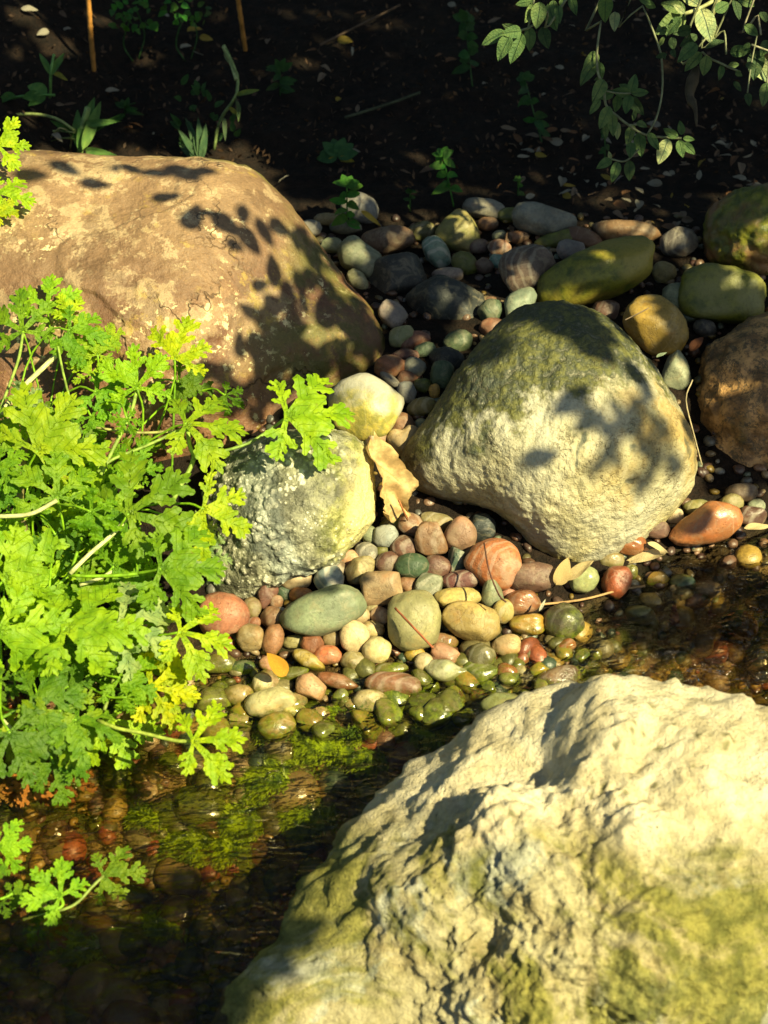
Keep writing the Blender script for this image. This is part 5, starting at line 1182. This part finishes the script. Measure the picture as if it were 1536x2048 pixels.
# ------------------------------------------------------------------ small plants and canes on the dark bank
def rosette_plant(name, px, py, leaves, label, mat='herb', lift=0.0, stem_px=None, group=None):
    P, t = on_ground(px, py, lift); pl = empty(name, P); tag(pl, label, 'plant', group)
    for (pts, r, col) in (stem_px or []):
        q = [at(x, y, t - dd) for (x, y, dd) in pts]; V, F = tube(spline(q, 14), r, 5)
        o = link('stem', mesh_list('stem', V, F), MAT['stem'], pl); o.color = (*col, 1)
    for (x0, y0, x1, y1, wd, col, dd) in leaves:
        A0 = at(x0, y0, t - dd); B0 = at(x1, y1, t - dd - rnd.uniform(-.01, .02)); d = B0 - A0; L = np.linalg.norm(d)
        me = HERB[rnd.randrange(len(HERB))]; toC = (CAM - A0) / np.linalg.norm(CAM - A0)
        o = link('leaf', me, None, pl, A0, orient(d, toC + np.array([0, 0, .5]) + rng.normal(size=3) * .3)); o.scale = (wd * t / FPX / 0.42, L, L); o.color = (*col, 1)
    return pl
HERB = [ovate_leaf(70 + i, .42, d_, f_) for i, (d_, f_) in enumerate([(.15, .3), (.3, .4), (.05, .3), (.4, .2)])]
for me in HERB: me.materials.append(MAT['herb'])
HG, HD, HY = (.06, .16, .035), (.035, .10, .025), (.25, .24, .04)
def seedling(px, py, top, n, spread, label, col=HG, size=30, group=None, lean=0):
    lv = []; 
    for i in range(n):
        f = min(1, max(.2, 0.3 + 0.7 * i / max(1, n - 1) + rnd.uniform(-.12, .08))); y = py + (top - py) * f; x = px + lean * f; side = rnd.choice([-1, 1]) * rnd.uniform(.4, 1.2)
        lv.append((x, y, x + side * spread * rnd.uniform(.7, 1.15) * (1.1 - .35 * f), y + rnd.uniform(-6, 16), size * rnd.uniform(.45, .62), [c * rnd.uniform(.75, 1.25) for c in col], 0.02 + .02 * f))
    for i in range(4):
        a = math.radians(30 + 40 * i); lv.append((px + lean, top, px + lean + spread * .8 * math.cos(a), top - spread * .7 * math.sin(a), size * .55, col, .045))
    return rosette_plant('seedling', px, py, lv, label, stem_px=[([(px, py, 0), (px + lean * .5, (py + top) / 2, .02), (px + lean, top, .04)], .0012, col)], group=group)
seedling(694, 470, 372, 11, 34, 'leafy green seedling growing among the stones beside the tan boulder', (.06, .19, .03), 34)
seedling(908, 415, 312, 11, 30, 'bright green seedling rising above the tall rounded stone', (.055, .19, .03), 32, None, -22)
seedling(1085, 290, 160, 12, 28, 'slim seedling with oval leaves on the dark soil above the waisted grey stone', HD, 30, None, -35)
seedling(945, 175, 40, 12, 34, 'tall dim green seedling on the upper bank', HD, 34, None, -15)
seedling(820, 425, 385, 4, 14, 'tiny seedling beside the tall rounded stone', HD, 16)
seedling(1036, 392, 362, 3, 16, 'tiny three leaved seedling on the dark soil behind the waisted grey stone', HG, 16)
seedling(560, 190, 140, 8, 34, 'low clump of small dim leaves on the upper bank', HD, 26)
seedling(250, 235, 215, 6, 30, 'sparse weed with tiny leaves beside the clasping stemmed plant', HD, 20)
seedling(1210, 330, 250, 6, 20, 'dim weed under the drooping shrub stems', HD, 20)
# low rosette
lv = [(675, 312, 675 + 42 * math.cos(math.radians(a)), 312 - 40 * math.sin(math.radians(a)), 26, (.05, .14, .05), .02) for a in (10, 40, 70, 100, 130, 160, 185)] + [(678, 315, 708, 322, 12, HY, .02), (672, 315, 650, 325, 10, HY, .02), (680, 316, 690, 322, 10, HY, .02)]
rosette_plant('rosette_plant', 675, 322, lv, 'small rosette of spoon shaped leaves with yellowing lowest leaves on the dark soil')
# grey rosette with a tall arching flower stalk
lv = []
for (x, y) in [(395, 315), (372, 312), (405, 290), (385, 265), (372, 240), (408, 250), (360, 275), (350, 300), (425, 270)]:
    lv.append((400, 322, x + rnd.uniform(-18, 18), y - 18, 15, (.07, .14, .07), .03))
for i in range(26): 
    x, y = rnd.uniform(345, 470), rnd.uniform(165, 300); lv.append((x, y, x + rnd.uniform(-20, 20), y - rnd.uniform(5, 22), 12, HD, .0))
lv += [(470, 190, 520, 178, 10, (.18, .25, .06), .05), (473, 200, 480, 240, 10, (.09, .14, .06), .05), (447, 235, 452, 275, 9, (.10, .15, .08), .04), (452, 100, 455, 125, 10, (.25, .3, .2), .06), (458, 215, 478, 228, 9, HY, .05)]
rosette_plant('flower_stalk_plant', 400, 328, lv, 'grey green rosette with a tall arching bare stalk behind the tan boulder',
   stem_px=[([(428, 300, 0), (440, 240, .02), (470, 195, .05), (474, 150, .06), (447, 90, .07)], .0026, (.17, .24, .09)), ([(447, 92, .07), (462, 125, .06), (473, 160, .06)], .0034, (.26, .32, .15))])
# clasping-stemmed plant
KG = (.12, .26, .07)
lv = [(160, 305, 182, 185, 26, KG, .03), (165, 300, 205, 195, 22, (.17, .30, .08), .04), (165, 250, 240, 242, 14, KG, .03), (150, 280, 105, 265, 12, (.16, .22, .08), .03), (170, 300, 230, 315, 20, KG, .02), (150, 270, 100, 240, 12, HG, .02), (180, 270, 240, 228, 10, HG, .02), (160, 300, 150, 215, 22, KG, .02),
      (102, 150, 78, 102, 12, KG, .03), (102, 150, 125, 105, 14, KG, .03), (102, 145, 125, 118, 10, KG, .03), (104, 145, 136, 158, 12, HY, .03), (95, 185, 55, 170, 26, KG, .02), (80, 190, 45, 195, 22, HG, .02), (30, 190, -10, 200, 18, HG, .02), (90, 190, 60, 205, 20, HG, .02)]
rosette_plant('clasping_leaf_plant', 160, 312, lv, 'plant with pale thick stems and strap shaped leaves standing behind the tan boulder',
   stem_px=[([(160, 312, 0), (162, 270, .02), (176, 215, .04)], .0050, (.20, .30, .10)), ([(-20, 242, .0), (50, 228, .02), (110, 236, .03), (150, 262, .03)], .0026, (.22, .28, .10)), ([(100, 195, .0), (102, 145, .03), (108, 108, .04)], .0024, KG), ([(-20, 205, 0), (60, 190, .02), (110, 190, .02)], .0022, HG), ([(150, 265, .03), (120, 262, .02), (105, 262, .02)], .0014, (.2, .25, .1)), ([(140, 300, .0), (142, 270, .02), (120, 256, .03), (102, 275, .02)], .0014, (.25, .25, .1))])
# leafy herbs at the top
for (cx, cy, r, n, lab) in [(265, 25, 52, 40, 'fresh green leafy herb growing past the bamboo cane'), (370, 22, 48, 34, 'second leafy herb between the two bamboo canes')]:
    lv = []
    for i in range(n):
        a = rnd.random() * 6.28; q = r * math.sqrt(rnd.random()); x, y = cx + q * math.cos(a), cy + q * .8 * math.sin(a)
        lv.append((x, y, x + rnd.uniform(-16, 16), y + rnd.uniform(-14, 14), 12, [c * rnd.uniform(.6, 1.3) for c in (.06, .18, .03)], .05 + rnd.uniform(0, .04)))
    rosette_plant('leafy_herb', cx + 5, 125, lv, lab, stem_px=[([(cx, 122, 0), (cx - 18, 85, .02), (cx + 2, 20, .06)], .0012, HD), ([(cx + 12, 118, 0), (cx + 24, 70, .02), (cx + 8, 20, .05)], .0010, HD)])
for (pts, lab) in [([(187, 140), (181, 60), (174, -40)], 'straight bamboo cane beside the fresh green herb'), ([(492, 95), (482, 40), (472, -30)], 'thin bamboo cane stuck in the upper bank near the arching stalk')]:
    P, t = on_ground(*pts[0]); q = [P - np.array([0, 0, .02])] + [at(x, y, t - .06 * i) for i, (x, y) in enumerate(pts[1:], 1)]
    q.append(q[-1] + (q[-1] - q[-2]) * 5)
    sp_ = spline(q, 40); V, F = tube(sp_, [.0046 if i % 7 == 0 else .0038 for i in range(len(sp_))], 8); o = link('bamboo_cane', mesh_list('bamboo_cane', V, F), MAT['cane'], None); o.color = (.42, .20, .055, 1); tag(o, lab, 'cane')

# leaf litter on the bank
LIT = DRY
for i in range(210):
    right = i % 5 < 3
    px, py = (rnd.uniform(1000, 1530), rnd.uniform(250, 470)) if right else (rnd.uniform(0, 1536), rnd.uniform(0, 400))
    if px < 560 and py > 280: continue
    yel = rnd.random() < (.25 if py < 250 else .08)
    col = (.30, .22, .04) if yel else rnd.choice([(.26, .24, .20), (.20, .15, .11), (.14, .09, .06), (.30, .28, .23), (.16, .08, .04)])
    place = 'behind the tan boulder' if px < 560 else 'under the drooping shrub stems' if px > 1000 and py < 330 else 'beside the waisted grey stone' if px < 1180 and py > 330 else 'at the foot of the bank by the mossy boulder' if px > 1180 else 'high on the open bank' if py < 150 else 'on the bare soil of the bank'
    cn = 'yellow' if yel else {.26: 'greyish', .20: 'brown', .14: 'dark brown', .30: 'pale grey', .16: 'rusty'}[col[0]]
    lab = '%s fallen leaf lying %s' % (cn, place); grp = '%s fallen leaves %s' % (cn, place)
    fallen('fallen_leaf', LIT[i % len(LIT)], px, py, 0, rnd.uniform(0, 360), rnd.uniform(16, 34), col, lab, grp, np.array([0, -.25, 1]) + rng.normal(size=3) * .45, None, True, .014)
# crumbs of litter: uncountable
Vs = []; Fs = []; n = 0
for i in range(2600):
    px, py = rnd.uniform(-40, 1580), rnd.uniform(-60, 470); P, t = on_ground(px, py, .008)
    if P[1] < .62: continue
    s = rnd.uniform(.002, .007); a = rng.normal(size=3); a /= np.linalg.norm(a); b = np.cross(a, rng.normal(size=3)); b /= np.linalg.norm(b)
    Vs += [P - a * s, P + b * s * .45, P + a * s, P - b * s * .45]; Fs.append((n, n + 1, n + 2, n + 3)); n += 4
o = link('leaf_litter', mesh_np('leaf_litter', np.array(Vs), np.array(Fs), False), MAT['dry']); o.color = (.085, .05, .03, 1); o['kind'] = 'stuff'; tag(o, 'crumbled brown leaf litter over the dark soil', 'litter')
twig([(640, 90), (720, 50), (800, 10)], .002, (.07, .045, .03), 'thin fallen stick on the upper bank', .02)
twig([(690, 235), (770, 210), (840, 185)], .0022, (.05, .06, .035), 'mossy stick on the dark soil', .015)

# ------------------------------------------------------------------ trees that shade the place, beyond the frame
bpy.context.view_layer.update()
dg = bpy.context.evaluated_depsgraph_get()
cast_on = [lb, cb, gb, rb, ub, fb]
from mathutils.bvhtree import BVHTree
bvhs = []
for ob in cast_on:
    me = ob.data; co = np.zeros(len(me.vertices) * 3, dtype=np.float32); me.vertices.foreach_get('co', co)
    Vn, Fi = None, None
    inv = ob.location.copy()
    bvhs.append((ob, inv))
def hit(px, py):
    d = Vector(ray(px, py)).normalized(); best = None; o0 = Vector(CAM)
    for ob, loc in bvhs:
        ok, p, nn, fi = ob.ray_cast(o0 - loc, d)
        if ok:
            p = p + loc; L = (p - o0).length
            if best is None or L < best[1]: best = (np.array(p), L)
    g_, t = on_ground(px, py); L = np.linalg.norm(g_ - CAM)
    if best is None or L < best[1]: return g_
    return best[0]
def out_of_frame(P):
    if (P - CAM) @ FV < 0.05: return True
    x, y, f = project(P); return not (-130 < x < 1666 and -150 < y < 2180)
crown_pts = {'far': [], 'near': []}
def shade(which, cx, cy, rx, ry, n, size, t0, t1, ang=0):
    for i in range(n):
        a = rnd.random() * 6.28; q = math.sqrt(rnd.random()); u, v = rx * q * math.cos(a), ry * q * math.sin(a); c_, s_ = math.cos(math.radians(ang)), math.sin(math.radians(ang))
        P = hit(cx + u * c_ - v * s_, cy - (u * s_ + v * c_)); t = rnd.uniform(t0, t1)
        if which == 'near' and fb.ray_cast(Vector(P + SUN * .03) - fb.location, Vector(SUN))[0]: continue
        for k_ in range(12):
            Q = P + SUN * t
            if out_of_frame(Q): break
            t += 0.12
        crown_pts[which].append((Q, size * rnd.uniform(.75, 1.25)))
#CANOPY
# bank and rear stones: dense
for gx in range(-150, 1750, 95):
    for gy in range(-120, 400, 75):
        if not (gx < 560 and gy > 200): shade('far', gx, gy, 75, 65, 20, .08, 1.5, 2.5)
for gx in range(-100, 600, 60):
    for gy in (205, 262): shade('far', gx, gy, 50, 32, 9, .07, 1.5, 2.4)
shade('far', 930, 480, 340, 90, 420, .055, 1.3, 1.9); shade('far', 800, 600, 110, 110, 120, .05, 1.2, 1.6); shade('far', 1380, 530, 230, 140, 300, .055, 1.2, 1.7)
shade('far', 1480, 800, 110, 190, 150, .055, 1.1, 1.6); shade('far', 1180, 560, 140, 80, 130, .05, 1.2, 1.5); shade('far', 1310, 650, 90, 80, 70, .05, 1.2, 1.5); shade('far', 800, 700, 90, 70, 40, .045, 1.1, 1.5); shade('far', 720, 790, 50, 25, 7, .03, 1.0, 1.3)
# sprigs whose leaves throw single shadows on the tan boulder and the cream boulder
shade('far', 1090, 680, 150, 75, 46, .045, 1.3, 1.9); shade('far', 920, 800, 70, 60, 12, .045, 1.3, 1.8)
shade('far', 1210, 800, 110, 70, 16, .05, 1.5, 2.1); shade('far', 1250, 930, 80, 60, 9, .05, 1.8, 2.4)
sprig = []
def shade_leaf(px, py, L, ang, t):
    P = hit(px, py); Q = P + SUN * t
    for k_ in range(14):
        if out_of_frame(Q): break
        t += .1; Q = P + SUN * t
    a = math.radians(ang); sprig.append((Q, 1.2 * L * np.linalg.norm(P - CAM) / FPX, RV * math.cos(a) + UV * math.sin(a)))
for (x, y, L, a) in [(190, 368, 70, 5), (232, 335, 34, 80), (265, 338, 40, -30), (312, 346, 46, -10), (350, 338, 40, 10), (375, 352, 56, -55), (405, 342, 56, -25), (385, 435, 62, 60), (415, 425, 44, 15), (452, 448, 60, -45), (486, 430, 60, -70), (500, 480, 66, -80), (530, 465, 56, -40), (470, 490, 40, 20), (560, 455, 50, -30),
     (548, 540, 78, 80), (520, 570, 60, 10), (575, 590, 80, 60), (540, 650, 96, -60), (580, 660, 84, 40), (500, 625, 70, 160), (650, 622, 74, 80), (620, 560, 60, -50), (600, 700, 84, -20), (660, 700, 70, 60), (690, 650, 60, -60), (720, 700, 70, 20), (620, 745, 80, 30), (700, 745, 70, -20), (545, 730, 90, 10), (480, 690, 60, 60), (560, 780, 90, -10), (640, 560, 40, 80), (680, 600, 44, 40), (735, 660, 40, -60), (515, 700, 80, -40), (520, 770, 90, 80),
     (590, 830, 70, 0), (60, 350, 60, 10), (130, 335, 50, -15), (330, 395, 40, -20)]: shade_leaf(x, y, L * rnd.uniform(.7, 1.1), a + rnd.uniform(-35, 35), rnd.uniform(.95, 1.25))
for (x, y, L, a) in [(1080, 640, 110, 20), (1150, 650, 120, -20), (960, 700, 90, 60), (1010, 660, 100, 30), (1120, 740, 110, 0), (1190, 690, 100, -40), (1230, 740, 100, -50), (1000, 760, 90, 70), (940, 760, 100, 50), (900, 830, 90, 55), (950, 840, 80, 20), (1040, 790, 70, 60), (1090, 780, 80, -20), (1150, 760, 70, 30), (1280, 760, 90, -50), (1270, 830, 70, 80), (1080, 915, 60, 10), (880, 870, 60, 30), (1180, 720, 90, 80)]:
    shade_leaf(x, y, L, a, rnd.uniform(1.3, 1.8))
shade('far', 1310, 880, 60, 110, 11, .045, 2.0, 2.6)
for (x, y, L, a) in [(600, 1190, 70, 30), (660, 1170, 60, -20), (1340, 1060, 60, 60)]: shade_leaf(x, y, L, a, 1.0)
shade('far', 620, 660, 100, 110, 22, .05, 1.0, 1.5); shade('far', 470, 780, 100, 60, 14, .045, 1.0, 1.4)
# near shade: lower left water, foot of the limestone
shade('near', 20, 1975, 150, 90, 40, .06, 1.4, 2.2); shade('near', 220, 1950, 200, 110, 70, .06, 1.4, 2.2); shade('near', 330, 1810, 70, 60, 12, .05, 1.4, 2.0)
shade('far', 1410, 1225, 190, 90, 80, .055, 1.4, 2.2)
# gaps in the foliage where the sun comes through
gaps = [(hit(x, y), r) for (x, y, r) in [(925, 448, .024), (1270, 490, .022), (1305, 505, .016), (1180, 462, .022), (1275, 462, .018), (1405, 553, .018), (1442, 575, .015), (1475, 592, .014), (1035, 712, .026), (1190, 742, .024), (1232, 772, .022), (1480, 500, .024), (700, 790, .02), (868, 783, .016), (1150, 700, .02), (1100, 645, .014), (1010, 735, .02), (950, 800, .03), (890, 850, .025), (1120, 730, .03), (1260, 705, .022), (1060, 790, .02), (760, 500, .012), (985, 790, .02), (840, 545, .012), (60, 40, .03), (110, 90, .03), (700, 415, .016), (1440, 780, .02)]]
gaps += [(at(*W(1200, 110), SD), .05), (at(*W(1010, 110), SD), .03), (at(*W(1500, 350), SD), .03)]
def lit(Q, s_=0.0):
    for G, r in gaps:
        d = Q - G
        if np.linalg.norm(d - (d @ SUN) * SUN) < .75 * r + .22 * s_: return True
    return False
for key in crown_pts: crown_pts[key] = [c for c in crown_pts[key] if not lit(*c)]
sprig = [c for c in sprig if not lit(c[0], c[1] * .6)]
def crown_mesh(pts):
    base = np.array([(0, 0, 0), (.26, .35, .04), (.22, .7, 0), (0, 1, -.08), (-.22, .7, 0), (-.26, .35, .04), (0, .5, -.03)]); base[:, 1] -= .5
    T = [(0, 1, 6), (1, 2, 6), (2, 3, 6), (3, 4, 6), (4, 5, 6), (5, 0, 6)]; Vs = []; Fs = []; n = 0
    for (Q, s) in pts:
        yd = rng.normal(size=3); yd[2] -= .5; M = np.array(orient(yd, SUN * 1.2 + rng.normal(size=3) * .55 + np.array([0, 0, .4])))
        Vs.append((base * s) @ M.T + Q); Fs += [(a + n, b + n, c + n) for a, b, c in T]; n += 7
    return mesh_np('crown', np.vstack(Vs), np.array(Fs), False)
def tree(which, base_xy, label, n_limb):
    z0 = float(terrain(*base_xy)); b = np.array([*base_xy, z0]); pts = crown_pts[which]; P = np.array([p for p, s in pts])
    t = empty('shade_tree', b); tag(t, label, 'tree')
    top = np.array([b[0] - .15, b[1] + .05, P[:, 2].max() + .3])
    V, F = tube(spline([b - np.array([0, 0, .1]), b + np.array([.03, 0, .7]), (b + top) / 2 + np.array([-.05, .05, .2]), top], 20), list(np.linspace(.07, .02, 21))[:len(spline([(0, 0, 0), (1, 0, 0), (2, 0, 0), (3, 0, 0)], 20))], 10)
    o = link('trunk', mesh_list('trunk', V, F), MAT['bark'], t); o.color = (.11, .08, .055, 1)
    for i in range(n_limb):
        e = P[rnd.randrange(len(P))]; f = rnd.uniform(.55, .95); s0 = b + (top - b) * f; mid = (s0 + e) / 2 + np.array([0, 0, .18])
        if not (out_of_frame(e) and out_of_frame(mid) and out_of_frame((mid + e) / 2) and out_of_frame((mid + s0) / 2)): continue
        V, F = tube(spline([s0, mid, e], 12), list(np.linspace(.016, .003, 12)), 6)
        o = link('limb', mesh_list('limb', V, F), MAT['bark'], t); o.color = (.11, .08, .055, 1)
    if which == 'far':
        for (Q, L, yd) in sprig:
            o = link('leaf', SPR[rnd.randrange(4)], None, t, Q - yd * L * .5, orient(yd, SUN + rng.normal(size=3) * .15)); o.scale = (L * 1.15, L, L); o.color = (.05, .10, .025, 1)
    o = link('crown', crown_mesh(pts), MAT['crown'], t); o.color = (.05, .09, .022, 1)
    return t
SPR = [copy_mesh(m_, MAT['crown']) for m_ in SAGE]
tree('far', (2.1, 0.3), 'leafy tree leaning over the bank and shading it', 26)
tree('near', (0.9, -3.3), 'leafy tree on the near bank behind the craggy limestone boulder', 5)
for i in range(3600):  # added unseen foliage, blocks sky light and darkens what the water reflects
    x = rnd.uniform(-3.2, 3.6); y = 2.7 + .35 * math.sin(x * 2.1) + abs(rnd.gauss(0, .35)); z = .55 + 1.5 * rnd.random()
    crown_pts.setdefault('back', []).append((np.array([x, y, z]), rnd.uniform(.10, .19)))
for i in range(1500):  # overhead leaves added to block more sky above the bank
    crown_pts['back'].append((np.array([rnd.uniform(-1.8, 2.2), rnd.uniform(.9, 2.8), rnd.uniform(1.9, 2.7)]), rnd.uniform(.10, .17)))
tree('back', (0.4, 3.1), 'unseen dense tree added behind the bank to block the sky', 20)
